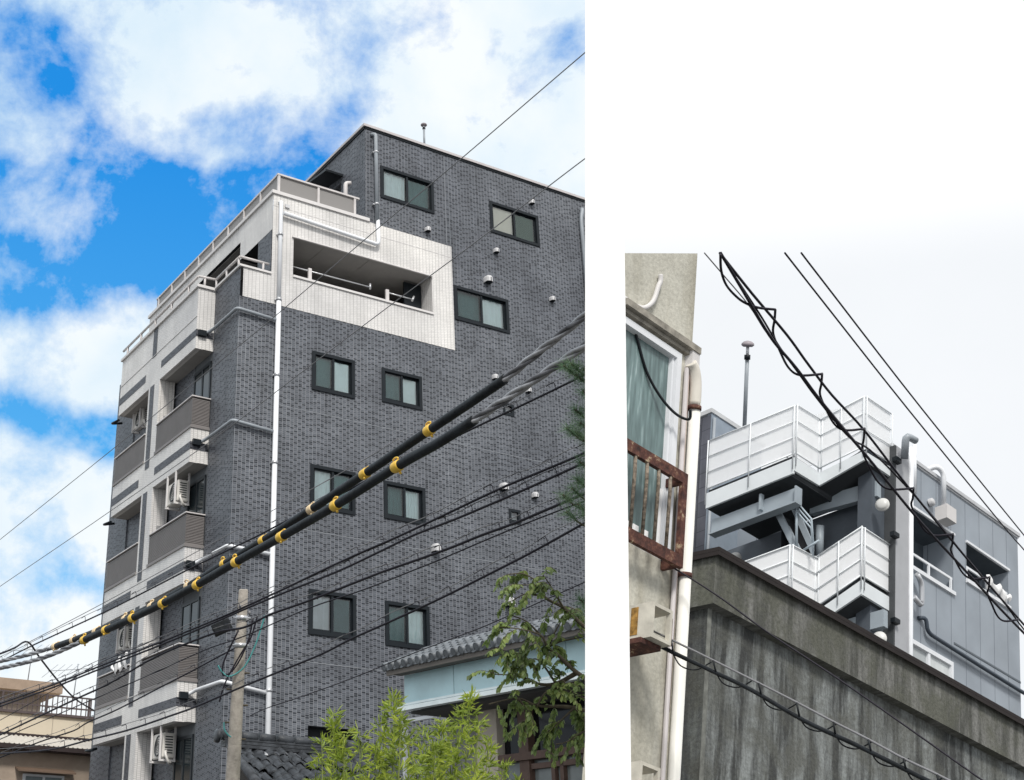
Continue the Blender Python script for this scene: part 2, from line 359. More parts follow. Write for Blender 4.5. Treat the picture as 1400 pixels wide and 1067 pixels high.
# recess back walls
m = MB(L)
m.box(-.02, 1.9, V2-.05, V2+.2, WB, .3)                  # tiled end wall seen through the left bay
m.build('end_wall', M['grey_tile'], apt)
m = MB(L); m.quad((SOFF,2.9,WB),(SOFF,V2,WB),(SOFF,V2,.3),(SOFF,2.9,.3),'u'); m.quad((.0,2.9,WB),(SOFF,2.9,WB),(SOFF,2.9,.3),(0,2.9,.3),'v')
m.quad((.01,V1,WB),(.01,2.9,WB),(.01,2.9,.3),(.01,V1,.3),'u'); m.build('balcony_back', plain('balcony_back_wall', (.11,.12,.13), .8), apt)
m = MB(L)
for k in range(4):
    z0 = (sb[k+1]+.3) if k < 3 else WB+.5
    m.box(-.30, SOFF-.05, 4.31, 4.335, z0, z0+1.75); m.flush('partition_board', MATS.get('partition_board') or plain('partition_board', (.30,.30,.30), .7), apt)
for k in range(4):                                       # glazed doors beside the grey return wall and in the far end wall
    z1 = sb[k]-.25; z0 = (sb[k+1]+.5) if k < 3 else WB+.7
    d = MB(L); d.box(-.03, .0, 1.72, 1.80, z0, z1); d.box(-.03, 0, 2.25, 2.33, z0, z1); d.box(-.03, 0, 2.82, 2.9, z0, z1); d.box(-.035, 0, 1.72, 2.9, z1-.08, z1); d.box(-.03, 0, 1.8, 2.82, (z0+z1)/2, (z0+z1)/2+.05)
    dd0 = d.flush('door_frame', M['frame_dark'], apt)
    d.box(.38, .46, V2-.10, V2-.05, z0, z1); d.box(.95, 1.02, V2-.10, V2-.05, z0, z1); d.box(.38, 1.7, V2-.10, V2-.05, z1-.08, z1)
    dd = d.build('door_frame', M['frame_dark'], apt)
    g = MB(L); g.quad((-.012,1.80,z0),(-.012,2.82,z0),(-.012,2.82,z1-.08),(-.012,1.80,z1-.08),'u'); dg = plain('dark_glass%d' % k, (.02,.028,.032), .08); g.flush('pane', dg, dd0); g.quad((.46,V2-.07,z0),(1.7,V2-.07,z0),(1.7,V2-.07,z1-.08),(.46,V2-.07,z1-.08),'v')
    g.build('pane', dg, dd)
# louvred balcony balustrades (slats are the surface pattern of one balustrade)
for k in range(3):
    z0 = sb[k+1]+.94; z1 = sb[k+1]+1.74
    for (a, b, end) in ((V1, VM0, True), (VM1, V2, False)):
        m = MB(L); n = 19
        for i in range(n):
            z = z0+.04+(z1-z0-.07)*i/n
            m.box(UF-.0, UF+.02, a, b, z, z+.024)
            if end: m.box(UF+.02, -.01, a, a+.02, z, z+.024)
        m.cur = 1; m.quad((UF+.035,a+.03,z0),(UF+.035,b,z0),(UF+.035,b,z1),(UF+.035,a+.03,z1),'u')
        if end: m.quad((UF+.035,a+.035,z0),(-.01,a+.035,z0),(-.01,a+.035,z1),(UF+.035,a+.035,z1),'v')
        m.cur = 0; m.box(UF-.03, UF+.05, a-(.03 if end else 0), b, z0-.04, z0+.035)
        if end: m.box(UF+.05, -.0, a-.03, a+.05, z0-.04, z0+.035)
        bal = m.build('balustrade', [M['louvre'], M['louvre_back']], apt)
        m = MB(L); m.box(UF-.03, UF+.05, a-(.03 if end else 0), b, z1, z1+.028)
        if end: m.box(UF+.05, 0, a-.03, a+.05, z1, z1+.028)
        m.build('top_rail', M['post'], bal)
# roof terrace railing
WR = WH+.1; WT = 4.27
m = MB(L); m.quad((.98,.06,WR+.02),(3.2,.06,WR+.02),(3.2,.06,WT),(.98,.06,WT),'v')
m.quad((.96,.1,WR+.02),(.96,9.5,WR+.02),(.96,9.5,WT),(.96,.1,WT),'u')
mm, nt, b = newmat('rail_mesh'); uvn = N(nt,'ShaderNodeUVMap'); ck = N(nt,'ShaderNodeTexWave', i_Scale=14.0, i_Distortion=0.0); ck.bands_direction = 'Y'
nt.links.new(uvn.outputs[0], ck.inputs[0]); nt.links.new(ramp(nt, ck.outputs[1], [(.3,(.12,.115,.11)),(.7,(.34,.325,.315))]), b.inputs['Base Color']); b.inputs['Roughness'].default_value = .5
m.build('railing_panel', mm, apt)
m = MB(L)
for u in (.97, 2.1, 3.17): m.box(u-.03, u+.03, .02, .09, WR, WT+.02)
for v in (1.2, 2.35, 3.5, 4.65, 5.8, 6.95, 8.1, 9.3): m.box(.93, .99, v-.03, v+.03, WR, WT)
m.box(.92, 3.3, .01, .09, WT, WT+.05); m.box(.93, 1.0, .09, 9.5, WT, WT+.05)
m.build('railing_post', M['post'], apt)
# penthouse side door canopy
m = MB(L)
m.prism([L.P(u7,1.35,5.75), L.P(u7,2.95,5.95), L.P(u7-.0,2.95,6.0), L.P(u7,1.35,5.82)], L.A*-.55)
m.build('door_canopy', M['frame_dark'], apt)
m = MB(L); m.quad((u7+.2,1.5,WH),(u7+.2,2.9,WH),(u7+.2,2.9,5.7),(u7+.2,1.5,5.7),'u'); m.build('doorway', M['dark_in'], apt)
# windows of the tiled facade
def slide_window(parent, F, r, v, scr, cur, fmat='frame_dark', glass='glass', shade='screen', fw=.065, folds=9, deep=.10, name='window'):
    u0, u1, w0, w1 = r; um = (u0+u1)/2
    f = MB(F)
    f.box(u0-.02, u1+.02, v-.03, v+.12, w1-fw, w1+.02); f.box(u0-.02, u1+.02, v-.035, v+.12, w0-.02, w0+fw)
    f.box(u0-.02, u0+fw, v-.03, v+.12, w0+fw, w1-fw); f.box(u1-fw, u1+.02, v-.03, v+.12, w0+fw, w1-fw)
    fo = f.build(name, M[fmat], parent)
    s = MB(F)
    for a, b, dv in ((u0+fw, um+.04, .02), (um-.04, u1-fw, .055)):
        s.box(a, a+.045, v+dv, v+dv+.03, w0+fw, w1-fw); s.box(b-.045, b, v+dv, v+dv+.03, w0+fw, w1-fw)
        s.box(a+.045, b-.045, v+dv, v+dv+.03, w0+fw, w0+fw+.06); s.box(a+.045, b-.045, v+dv, v+dv+.03, w1-fw-.045, w1-fw)
    s.box(um-.03, um+.03, v-.005, v+.019, w0+fw, w1-fw)
    s.build('sash', M[fmat], fo)
    for side, a, b, dv in (('l', u0+fw+.045, um, .034), ('r', um, u1-fw-.045, .07)):
        g = MB(F); g.quad((a,v+dv,w0+fw+.06),(b,v+dv,w0+fw+.06),(b,v+dv,w1-fw-.045),(a,v+dv,w1-fw-.045),'v')
        if side == scr: g.quad((a-.0,v+dv-.02,w0+fw+.06),(b,v+dv-.02,w0+fw+.06),(b,v+dv-.02,w1-fw-.045),(a,v+dv-.02,w1-fw-.045),'v')
        g.build('pane', M[shade if side == scr else glass], fo)
    if cur:
        c = MB(F); n = 60; pts = []
        ph = random.random()*6
        for i in range(n+1):
            t = i/n; pts.append((u0+(u1-u0)*t, v+deep+.018*math.sin(folds*6.28*t+ph+1.3*math.sin(9*t+ph))))
        for i in range(n):
            (a, va), (b, vb) = pts[i], pts[i+1]
            c.quad((a,va,w0),(b,vb,w0),(b,vb,w1),(a,va,w1),'v')
        c.f and c.sm.__setitem__(slice(None), [True]*len(c.sm))
        c.build('curtain', M[cur], fo)
    return fo
for i, ((a, b, s, c), h) in enumerate(zip(WIN, holes)): slide_window(apt, L, h[:4], 0, s, c, folds=(11,2,8,3,4,7,13,5,10)[i], deep=(.10,.09,.13,.09,.11,.10,.14,.10,.12)[i])
for h in small:
    f = MB(L); u0,u1,w0,w1 = h; t=.07
    f.box(u0,u1,-.02,.05,w1-t,w1); f.box(u0,u1,-.02,.05,w0,w0+t*1.3); f.box(u0,u0+t,-.02,.05,w0+t*1.3,w1-t); f.box(u1-t,u1,-.02,.05,w0+t*1.3,w1-t)
    fo = f.build('small_window', M['frame_dark'], apt)
    g = MB(L); g.quad((u0+t,.02,w0+t),(u1-t,.02,w0+t),(u1-t,.02,w1-t),(u0+t,.02,w1-t)); g.build('pane', M['glass'], fo)
    g = MB(L); g.quad((u0,.13,w0),(u1,.13,w0),(u1,.13,w1),(u0,.13,w1)); g.build('blind', M['curtain_grey'], fo)
m = MB(L); m.quad((garage[0],.25,garage[2]),(garage[1],.25,garage[2]),(garage[1],.25,garage[3]),(garage[0],.25,garage[3])); m.box(garage[0]+.6, garage[0]+.66, .2, .25, garage[2], garage[3]); m.build('dark_window', M['dark_in'], apt)
# vent hoods
VENT = [(583.5,315,1),(725.4,277.6,1),(677,344,1),(665.3,384,1.45),(753.6,410,1),(675.4,516.6,1),(721,534.5,1),(687,667,1.4),(730,678,1.05),(594.3,750.5,1.4),(695,824.4,1.5)]
for px, py, s in VENT:
    q = L.hit(px, py, v=0); m = MB(L); r = .075*s
    n = 12; rows = []
    for (dv, k) in ((0, 1.0), (-.05*s, 1.0), (-.11*s, .9), (-.15*s, .6), (-.165*s, .1)):
        rows.append([L.P(q[0]+r*k*math.cos(math.pi*i/n), dv, q[2]+r*(.15 if dv else .15)+r*k*math.sin(math.pi*i/n)) for i in range(n+1)])
        rows[-1] = [L.P(q[0]+r*k, dv, q[2]-r*.9)]+rows[-1]+[L.P(q[0]-r*k, dv, q[2]-r*.9)]
    for a, b in zip(rows, rows[1:]):
        for i in range(len(a)-1): m.face([a[i], a[i+1], b[i+1], b[i]], smooth=True)
    vo = m.build('vent_hood', M['vent'], apt)
    m = MB(L); m.box(q[0]-r*.82, q[0]+r*.82, -.13*s, -.01, q[2]-r*.95, q[2]-r*.75); m.build('vent_grille', M['frame_dark'], vo)
# pipes
def pipe(parent, pts, r, mat, name='pipe', n=10):
    P = [Vector(p) for p in pts]; out = [P[0]]
    for i in range(1, len(P)-1):                        # rounded bends
        a = (P[i-1]-P[i]); b = (P[i+1]-P[i]); k = min(r*2.2, a.length*.45, b.length*.45)
        p0 = P[i]+a.normalized()*k; p2 = P[i]+b.normalized()*k
        for t in (0, .33, .67, 1): out.append(p0.lerp(P[i], t).lerp(P[i].lerp(p2, t), t))
    out.append(P[-1]); m = MB(); m.tube(out, r, n); return m.build(name, mat, parent)
def LP(u, v, w): return L.P(u, v, w)
dp = pipe(apt, [LP(.99,-.02,3.4), LP(.99,-.10,3.38), LP(.99,-.10,.45)], .055, M['white_pipe'], 'downpipe')
pipe(apt, [LP(.99,-.10,.45), LP(.99,-.10,WB+.5)], .062, M['white_pipe'], 'downpipe')
m = MB(L)
for w in (2.4, .5, -1.6, -3.9, -5.8, -7.6, -9.3): m.lathe(LP(.99,-.10,w), L.C, [(-.03,.05),(-.03,.078),(.03,.078),(.03,.05)], 12); m.box(.91, .95, -.07, 0, w-.015, w+.015); m.flush('pipe_bracket', M['steel'], dp)
m = MB(L); m.box(1.13, 1.25, -.06, -.013, 3.30, 3.40); m.build('overflow_outlet', M['vent'], apt)
pipe(apt, [LP(1.06,-.12,3.06), LP(3.80,-.12,2.93), LP(3.78,-.12,3.7)], .055, M['white_pipe'], 'drain_pipe')
gp = pipe(apt, [LP(3.66,0,6.52), LP(3.74,-.12,6.50), LP(3.76,-.12,3.68)], .055, M['grey_pipe'], 'downpipe')
m = MB(L)
for w in (5.9, 4.2): m.lathe(LP(3.75,-.12,w), L.C, [(-.025,.05),(-.025,.07),(.025,.07),(.025,.05)], 12); m.box(3.66, 3.72, -.1, 0, w-.015, w+.015); m.flush('pipe_bracket', M['steel'], gp)
pipe(apt, [LP(3.05,.35,3.7), LP(3.05,.35,4.88), LP(3.2,.35,4.93)], .06, M['post'], 'vent_pipe')
pipe(apt, [L.P(10.80,0,6.35), L.P(10.74,-.12,6.30), L.P(10.66,-.12,5.9), L.P(10.66,-.12,2.2)], .06, M['grey_pipe'], 'downpipe')
for k, (w0, w1) in enumerate(((-.02,-.08), (-3.02,-3.10), (-6.12,-6.16), (-9.2,-9.35))):
    pipe(apt, [LP(-.30,1.66,w0-.12), LP(-.16,1.60,w0-.06), LP(-.09,1.45,w0), LP(-.09,-.09,w0), LP(.93,-.09,w1)], .042, M['grey_pipe'] if k < 2 else M['white_pipe'], 'drain_pipe')
    m = MB(L); m.box(-.42, -.22, 1.58, 1.67, w0-.2, w0-.05); m.build('drain_outlet', M['frame_dark'], apt)
    pipe(apt, [LP(-.44,V2+.02,sb[k]-.12), LP(-.52,V2+.45,sb[k]-.12), LP(-.2,V2+.5,sb[k]-.02)], .035, M['frame_dark'], 'drain_spout')
# roof antenna
def antenna(base, top, r, label, gp_):
    t = thing('antenna', label, 'antenna', base, gp_); base = Vector(base); top = Vector(top); ax = (top-base).normalized(); Ln = (top-base).length
    m = MB(); m.tube([base, base+ax*Ln*.76], r); m.build('pole', M['grey_pipe'], t)
    m = MB(); m.lathe(base+ax*Ln*.74, ax, [(0,0),(0,r*1.5),(.05*Ln,r*1.5),(.05*Ln,0)]); m.build('collar', M['frame_dark'], t)
    m = MB(); m.tube([base+ax*Ln*.78, base+ax*Ln*.88], r*.8); m.build('stem', M['white_pipe'], t)
    R = r*3.1
    m = MB(); m.lathe(base+ax*Ln*.87, ax, [(0,0),(0,R*.7),(R*.25,R),(R*.55,R*.95),(R*.85,R*.6),(R*1.0,.0)], 20); m.build('antenna_dome', plain('dome_grey', (.30,.27,.29), .5), t)
    return t
antenna(L.P(5.42,.1,6.80), L.P(5.42,.1,7.63), .03, 'thin pole with small round dome on the roof edge of the dark tiled block', 'mushroom shaped antennas')
# air conditioners hung below the balcony slabs
def ac_unit(u, v, w, label):
    base = L.P(u, v, w); t = thing('air_conditioner', label, 'air conditioner', base, 'air conditioners hung on the balconies')
    m = MB(L); m.box(u-.13, u+.15, v-.36, v+.36, w, w+.56); cs = m.build('casing', M['ac'], t)
    bm = bmesh.new(); bm.from_mesh(cs.data); bmesh.ops.remove_doubles(bm, verts=bm.verts, dist=1e-4); bmesh.ops.bevel(bm, geom=bm.edges[:], offset=.02, segments=2, affect='EDGES'); bm.to_mesh(cs.data); bm.free()
    m = MB(L); m.lathe(L.P(u-.135, v-.05, w+.28), -L.A, [(0,.24),(.012,.24),(.012,.20),(0,.20)], 20)
    for r in (.15,.10,.05): m.lathe(L.P(u-.137, v-.05, w+.28), -L.A, [(0,r+.008),(.01,r+.008),(.01,r),(0,r)], 20)
    m.build('fan_grille', M['frame_dark'], cs)
    m = MB(L)
    for i in range(7): m.box(u-.08, u+.1, v-.366, v-.362, w+.10+.06*i, w+.125+.06*i)
    m.build('side_vent', M['frame_dark'], cs)
    m = MB(L)
    for du in (-.17, .17):
        for dv in (-.3, .3): m.box(u+du-.02, u+du+.02, v+dv-.02, v+dv+.02, w-.05, w+.78)
    m.box(u-.19, u+.19, v-.33, v-.28, w-.08, w-.03); m.box(u-.19, u+.19, v+.28, v+.33, w-.08, w-.03)
    m.build('hanging_bracket', M['cap_white'], t)
    m = MB(); m.tube(smooth_path([L.P(u-.05,v-.37,w+.15), L.P(u-.1,v-.5,w+.05), L.P(u-.02,v-.5,w-.12), L.P(u+.1,v-.3,w-.1)]), .03); m.build('hose', M['ac'], t)
ACP = []
for px, py, v in ((242,690,2.9),(222,1038,3.0),(194,586,7.1),(173,888,7.1)):
    q = L.hit(px, py, v=v); ACP.append((q[0], v, q[2])); print('AC', q)
ac_unit(*ACP[0], 'white air conditioner hanging under the middle balcony beside its open bay')
ac_unit(*ACP[1], 'white air conditioner hanging below the lowest white balcony slab')
ac_unit(*ACP[2], 'air conditioner hanging in the highest open left balcony bay')
ac_unit(*ACP[3], 'air conditioner in the left balcony bay above the white cloth')
# cloth over the left balustrade
m = MB(); n = 14
for i in range(n):
    for j in range(6):
        def q(i_, j_):
            v = 5.35+1.15*i_/n; s = j_/6
            return L.P(UF-.02-.05*math.sin(3.1*s)+.02*math.sin(i_*1.7), v, -8.0+.16*math.sin(i_*.9)*(1-s)+.32*(1-v/7.0)-.22*s*(1+.4*math.sin(i_*1.3)))
        m.face([q(i,j), q(i+1,j), q(i+1,j+1), q(i,j+1)], smooth=True)
tag(m.build('cloth', M['cloth']), 'crumpled white cloth draped over the lower left balcony railing', 'cloth')
m = MB(L); m.tube([L.P(-.43,7.6,-11.6), L.P(-.43,5.3,-11.55)], .03)
m.tube([L.P(-.40,6.7,-11.6), L.P(-.40,6.7,-13)], .025); m.tube([L.P(-.40,6.2,-11.6), L.P(-.40,6.2,-13)], .02); m.tube([L.P(-.40,5.7,-11.6), L.P(-.40,5.7,-13)], .02)
m.build('low_handrail', M['grey_pipe'], apt)
# ------------------------------------------------------------------ buildings far left
BF = Frame((3900,1320), (-580,1230), (479,-3450), (128,956.6), 52)
def h(px, py, v=0): return BF.hit(px, py, v=v)
be = thing('beige_building', 'beige flat-roofed building with dark railed roof terrace at the left edge', 'building', ground(BF.P(-2,2,0)))
uL = h(-60,950)[0]; uR = 1.0
wr = 0.0; wbw = h(0,973)[2]; wlo = h(60,1010)[2]
cream = plain('cream_wall', (.62,.55,.43), .85, var=.06, scale=1)
m = MB(BF); m.box(uL, uR, 0, 6, wlo, wbw+.0); m.build('wall', cream, be)
m = MB(BF)
for u in np.arange(uL, uR, 1.1): m.box(u, u+.02, -.01, 0, wlo, wbw)
m.build('panel_joint', plain('joint_brown', (.38,.33,.27), .8), be)
m = MB(BF); m.box(uL, uR, -.1, .15, wbw+.003, wbw+.09)
for w in (wr-.02, wbw+.3): m.box(uL, uR, -.03, .03, w, w+.05)
for u in np.arange(uL, uR, .17): m.box(u, u+.03, -.015, .015, wbw+.09, wr)
for u in np.arange(uL, uR, 1.5): m.box(u, u+.07, -.04, .04, wbw+.09, wr)
m.build('roof_railing', plain('brown_railing', (.10,.08,.08), .5), be)
tp = BF.hit(84.5, 935.7, v=2.2); tb = BF.hit(76, 949, v=2.2)
m = MB(BF); m.box(uL, tp[0], 2.0, 6, tb[2], tp[2]); m.build('penthouse', plain('brown_render', (.34,.26,.20), .9), be)
m = MB(BF); m.box(uL, tb[0]-.4, 2.6, 6, wbw-.5, tb[2]-.01); m.build('penthouse_room', plain('room_front', (.22,.19,.17), .8), be)
m = MB(BF)
for u in (-8, -6.6, -5.2, -3.6): m.box(u, u+.9, 2.55, 2.6, wbw+.1, tb[2]-.15); m.flush('penthouse_window', M['dark_in'], be)
bh = thing('brown_house', 'low brown rendered house with corrugated eaves and window hood, bottom left corner', 'house', ground(BF.P(-2,-2,0)))
GF = Frame((3900,1320), (-580,1230), (479,-3450), (125,1026), 46)
a = GF.hit(60,1021.5,v=0)[2]; c = GF.hit(60,1009,v=1.6)[2]
m = MB(GF); m.box(-9, 1.4, .35, 5, -12, a-.1); m.build('wall', plain('brown_plaster', (.36,.29,.23), .9, bump=.3), bh)
m = MB(GF)
rr = [GF.P(-9,0,a), GF.P(1.4,0,a), GF.P(1.4,1.7,c), GF.P(-9,1.7,c)]
k = 70
for i in range(k):
    for (f0, f1, z0, z1) in ((0,.5,0,.05), (.5,1,.05,0)):
        u0 = -9+10.4*(i+f0)/k; u1 = -9+10.4*(i+f1)/k
        m.face([GF.P(u0,-.1,a+z0), GF.P(u1,-.1,a+z1), GF.P(u1,1.7,c+z1), GF.P(u0,1.7,c+z0)])
m.build('roof', plain('corrugated_roof', (.50,.46,.40), .5), bh)
m = MB(GF); m.box(-9, 1.4, -.14, -.08, a-.12, a+.02); m.box(-9,1.4,-.08,.35,a-.14,a-.08); m.box(-9,1.4,1.68,1.74,c,c+.1); m.build('gutter', plain('dark_brown_metal', (.04,.03,.03), .5), bh)
x0 = GF.hit(21,1050,v=.3); x1 = GF.hit(99.5,1056,v=.3)
m = MB(GF); m.prism([GF.P(x0[0],.35,x0[2]), GF.P(x1[0],.35,x0[2]), GF.P(x1[0],-.1,x0[2]-.12), GF.P(x0[0],-.1,x0[2]-.12)], (0,0,.05)); m.build('window_hood', plain('hood_brown', (.16,.11,.08), .5), bh)
m = MB(GF); m.box(x0[0]+.25, x1[0]-.25, .28, .35, x0[2]-1.6, x0[2]-.15); wo = m.build('window', M['white_pipe'], bh)
m = MB(GF); xm = (x0[0]+x1[0])/2
for p, q in ((x0[0]+.33, xm-.04), (xm+.04, x1[0]-.33)): m.quad((p,.275,x0[2]-1.5),(q,.275,x0[2]-1.5),(q,.275,x0[2]-.22),(p,.275,x0[2]-.22)); m.flush('pane', MATS.get('dim_glass') or plain('dim_glass', (.22,.26,.27), .1), wo)
def tv_antenna(px, py, d, s, label):
    b = at(px, py, d); t = thing('tv_antenna', label, 'tv antenna', b, 'television aerials')
    m = MB(); m.tube([b, b+Vector((0,0,1.0*s))], .02); m.build('mast', M['grey_pipe'], t)
    m = MB(); c = b+Vector((0,0,.85*s)); ax = Vector((.95,.2,.12)); m.tube([c-ax*.8*s, c+ax*.8*s], .012)
    for i in range(8): p = c+ax*s*(-.75+.21*i); e = Vector((.15,.3,.28))*s*(.8-.05*i); m.tube([p-e, p+e], .009)
    m.build('aerial', M['grey_pipe'], t)
tv_antenna(38, 931, 56, 1.4, 'spindly television aerial on the brown penthouse roof')
tv_antenna(100, 957, 53, 1.3, 'television aerial behind the dark roof railing')
# ------------------------------------------------------------------ cables
def dep(x, a, b): # a=(px,d)
    t = (x-a[0])/(b[0]-a[0]); return 1/((1-t)/a[1]+t/b[1])
def path(pts, a, b, sub=5): return smooth_path([at(x, y, dep(x, a, b)) for x, y in pts], sub)
def cable(label, pts, a, b, r, mat='wire', cat='cable', hanger=None, group=None, name='cable', sub=5, sag=None):
    P = path(pts, a, b, sub)
    m = MB(); m.tube(P, r, 6)
    if hanger is None:
        o = m.build(name, M[mat]); return tag(o, label, cat, group)
    t = thing(name, label, cat, P[len(P)//2], group); m.build('conductor', M[mat], t)
    # messenger wire above and thin binding loops
    off, step = hanger; m = MB(); up = Vector((0,0,1))
    acc = 0; nxt = step*.5; loops = []
    Q = [p+up*off*(1+.15*math.sin(i*.7)) for i, p in enumerate(P)]
    m.tube(Q, r*.35, 4); m.build('messenger_wire', M['wire_grey'], t)
    m = MB()
    for i in range(len(P)-1):
        l = (P[i+1]-P[i]).length
        while nxt <= acc+l:
            f = (nxt-acc)/l; p = P[i].lerp(P[i+1], f); dr = (P[i+1]-P[i]).normalized()
            m.tube(smooth_path([p-up*r*1.5, p+dr*off*.35+up*off*.35, p+dr*off*.5+up*off*.75, p+dr*off*.9+up*off*1.05, p+dr*off*2.2+up*off*.95], 3), r*.4, 4); m.flush('binding_wire', M['wire'], t)
            nxt += step*(.85+.3*random.random())
        acc += l
    return t
CA, CB = (110, 13.5), (800, 7.6)
def sleeved(label, bareL, slv, bareR, clamps, rad, offs):
    t = thing('sleeved_cable', label, 'cable', at(*slv[len(slv)//2], 9.5), 'thick cables in black sleeves with yellow clamps')
    a, b = (110, 13.5+offs), (800, 7.6+offs*.6)
    P = path(slv, a, b, 6); m = MB(); m.tube(P, rad, 16); m.build('sleeve', M['rubber'], t)
    def strands(pts, rr, nm, k=3):
        Q = path(pts, a, b, 14); m = MB()
        for s in range(k):
            acc = 0; R = []
            for i, q in enumerate(Q):
                if i: acc += (Q[i]-Q[i-1]).length
                d = (Q[min(i+1,len(Q)-1)]-Q[max(i-1,0)]).normalized(); e = d.orthogonal().normalized(); g = d.cross(e)
                an = acc*11+s*2*math.pi/k; R.append(q+(e*math.cos(an)+g*math.sin(an))*rr)
            m.cur = 0 if s < 2 else 1
            m.tube(R, rr*.95, 8)
        m.build(nm, [M['strand'], M['strand_dark']], t)
    strands(bareL, rad*.38, 'bare_strand'); strands(bareR, rad*.42, 'bare_strand')
    for i, (cx, cy) in enumerate(clamps):
        c = at(cx, cy, dep(cx, a, b)); c2 = at(cx+12, cy-8, dep(cx+12, a, b))
        j = min(range(len(P)), key=lambda q: (P[q]-c).length); c = P[j]; dr = (P[min(j+1,len(P)-1)]-P[max(j-1,0)]).normalized()
        m = MB(); w = random.uniform(.029,.037); tilt = random.uniform(-.5,.6); m.lathe(c-dr*w, dr, [(0,rad*.9),(0,rad*1.12),(w*.3,rad*1.2),(w*1.7,rad*1.22),(w*2,rad*1.1),(w*2,rad*.9)], 18)
        e = (Vector((0,0,1))-dr*dr.z).normalized(); e = (e*math.cos(tilt)+dr.cross(e)*math.sin(tilt)).normalized()
        m.tube(smooth_path([c+e*rad*1.2-dr*w*.6, c+e*rad*1.6-dr*w*.7, c+e*rad*1.8+dr*w*.2, c+e*rad*1.5+dr*w*.9, c+e*rad*1.15+dr*w*.7], 4), .006, 6)
        m.tube([c-e*rad*1.2+dr*w*.3, c-e*rad*1.75+dr*w*.5], .009, 6)
        m.build('clamp', M['pale_yellow'] if (cx < 300 or i % 5 == 3) and offs > 0 else M['yellow'], t)
sleeved('upper thick black-sleeved cable with yellow clamps crossing the tiled facade',
  [(-30,911),(0,904.5),(40,895),(75,884.5)],
  [(73,885),(100.7,875.5),(132,863.5),(172,846.5),(208,829),(258,801.5),(307,771),(360,739),(426,696.5),(499,648),(587,588.5),(640,553),(690,519)],
  [(688,520.5),(745,475),(800,432),(830,409)],
  [(76,884),(101,875),(133,863),(174,846),(210,828),(258,801.5),(307,771),(360,739),(426,696),(499,648),(586,589)], .031, .35)
sleeved('lower thick black-sleeved cable with yellow clamps, nearest the viewer',
  [(-30,918),(0,913.7),(60,899),(114,876)],
  [(112,876.7),(145,861.7),(181.7,845),(223,825),(270,799.5),(323,768.5),(385,734),(459,691),(543,638),(600,605.5),(648,575)],
  [(646,576.5),(720,527),(800,473),(830,452)],
  [(114,876),(145,862),(182,845.5),(223,825),(270,799.5),(323,768.5),(385,734),(459,691),(543,638.5)], .033, 0)
WG = 'thin black wires crossing in front of the tiled building'
wires = [
 ('thin wire from the top right sky down across the penthouse corner', [(830,49),(800,72),(632,216),(508,320),(360,446),(264,524),(157,612),(0,738),(-30,762)], (0,24),(800,12), .0055, 'wire_grey', None),
 ('thin wire from the right sky past the cream-curtained window', [(830,196),(800,217),(746,258),(640,339),(540,413),(414,508),(290,602),(149.5,700),(100,734),(0,802),(-30,823)], (0,24),(800,12), .0055, 'wire_grey', None),
 ('faint wire through the fourth-floor left window', [(545,600),(482,638),(364,703),(250,765),(141,825),(40,878)], (0,20),(800,12), .005, 'wire_grey', None),
 ('black wire just below the lower sleeved cable', [(830,494),(800,512),(760,532),(708,557),(630,594),(517,649),(431,694),(392,712),(350,734),(271,772),(199,809),(141,838),(46,882),(0,905),(-30,918)], (0,16),(800,8.2), .008, 'wire', (.05,.34)),
 ('uppermost wire of the bundle passing the top of the concrete pole', [(830,607),(800,619),(787,625),(740,644.7),(680,670),(587,714),(535,738),(493,756),(445,778),(387,806),(326,833.8),(291,849),(220,878),(139,910),(81,933.4),(0,962),(-30,972)], (0,17),(800,8.6), .0095, 'wire', (.06,.36)),
 ('second wire passing the top of the concrete pole', [(830,620),(798,633.4),(750,655),(708,673.7),(656,696),(620,711),(568,731),(520,754),(465,780),(400,806),(342,830),(280,857),(220,882),(139,914),(81,937),(0,966),(-30,976)], (0,17),(800,8.6), .0095, 'wire', (.05,.3)),
 ('thick black wire running from the dark box on the pole to the right', [(830,664),(800,675),(750,696),(705,715),(656,733),(620,747.7),(578,763),(529,780),(500,791),(422,821.7),(369,840.5),(334,858),(293,866),(214,898),(151,934),(100,957.8),(0,1005),(-30,1020)], (0,17),(800,8.8), .0105, 'wire', (.05,.34)),
 ('slim wire below the thick pole wire', [(830,672),(800,685),(765,698),(694,726),(600,766),(565,780),(500,805.5),(422,832),(334,870),(280,889),(200,925),(100,968),(0,1011),(-30,1024)], (0,18),(800,9), .006, 'wire', None),
 ('long black wire rising to the right below the windows', [(830,700),(800,715),(763,735.6),(722,758),(679,780),(601,819),(528,852.6),(480,874),(441,894),(388,916),(323,942.7),(269,966),(230,980),(175,998.5),(126,1010.7),(69,1025),(0,1030.6),(-30,1032)], (0,17),(800,9), .0095, 'wire', (.06,.42)),
 ('lowest thin wire above the blue fascia', [(830,782),(800,796),(705,838),(652,860.6),(566,893),(488,925),(420,950),(366,968),(342,979)], (0,20),(800,11), .005, 'wire', None),
 ('looped wire pair crossing the lower white balconies', [(334,880),(297,899),(262,918),(222,938.5),(161,970),(120,988),(100,999.5),(56,1014),(0,1036),(-30,1046)], (0,17),(330,13.2), .008, 'wire', (.05,.3)),
 ('crossing wire falling from the left edge to the left balcony', [(-30,901),(0,894),(20,886),(38,878),(55.5,901),(81,933),(104,956.6),(128.5,971.6)], (0,22),(130,30), .015, 'wire', None),
 ('sagging wire across the beige building', [(240,860),(200,880),(140,905),(80,940),(0,985),(-30,1000)], (0,22),(240,16), .006, 'wire', None)]
for lb, pts, a, b, r, mt, hg in wires: cable(lb, pts, a, b, r, mt, 'wire', hg, WG, 'wire')
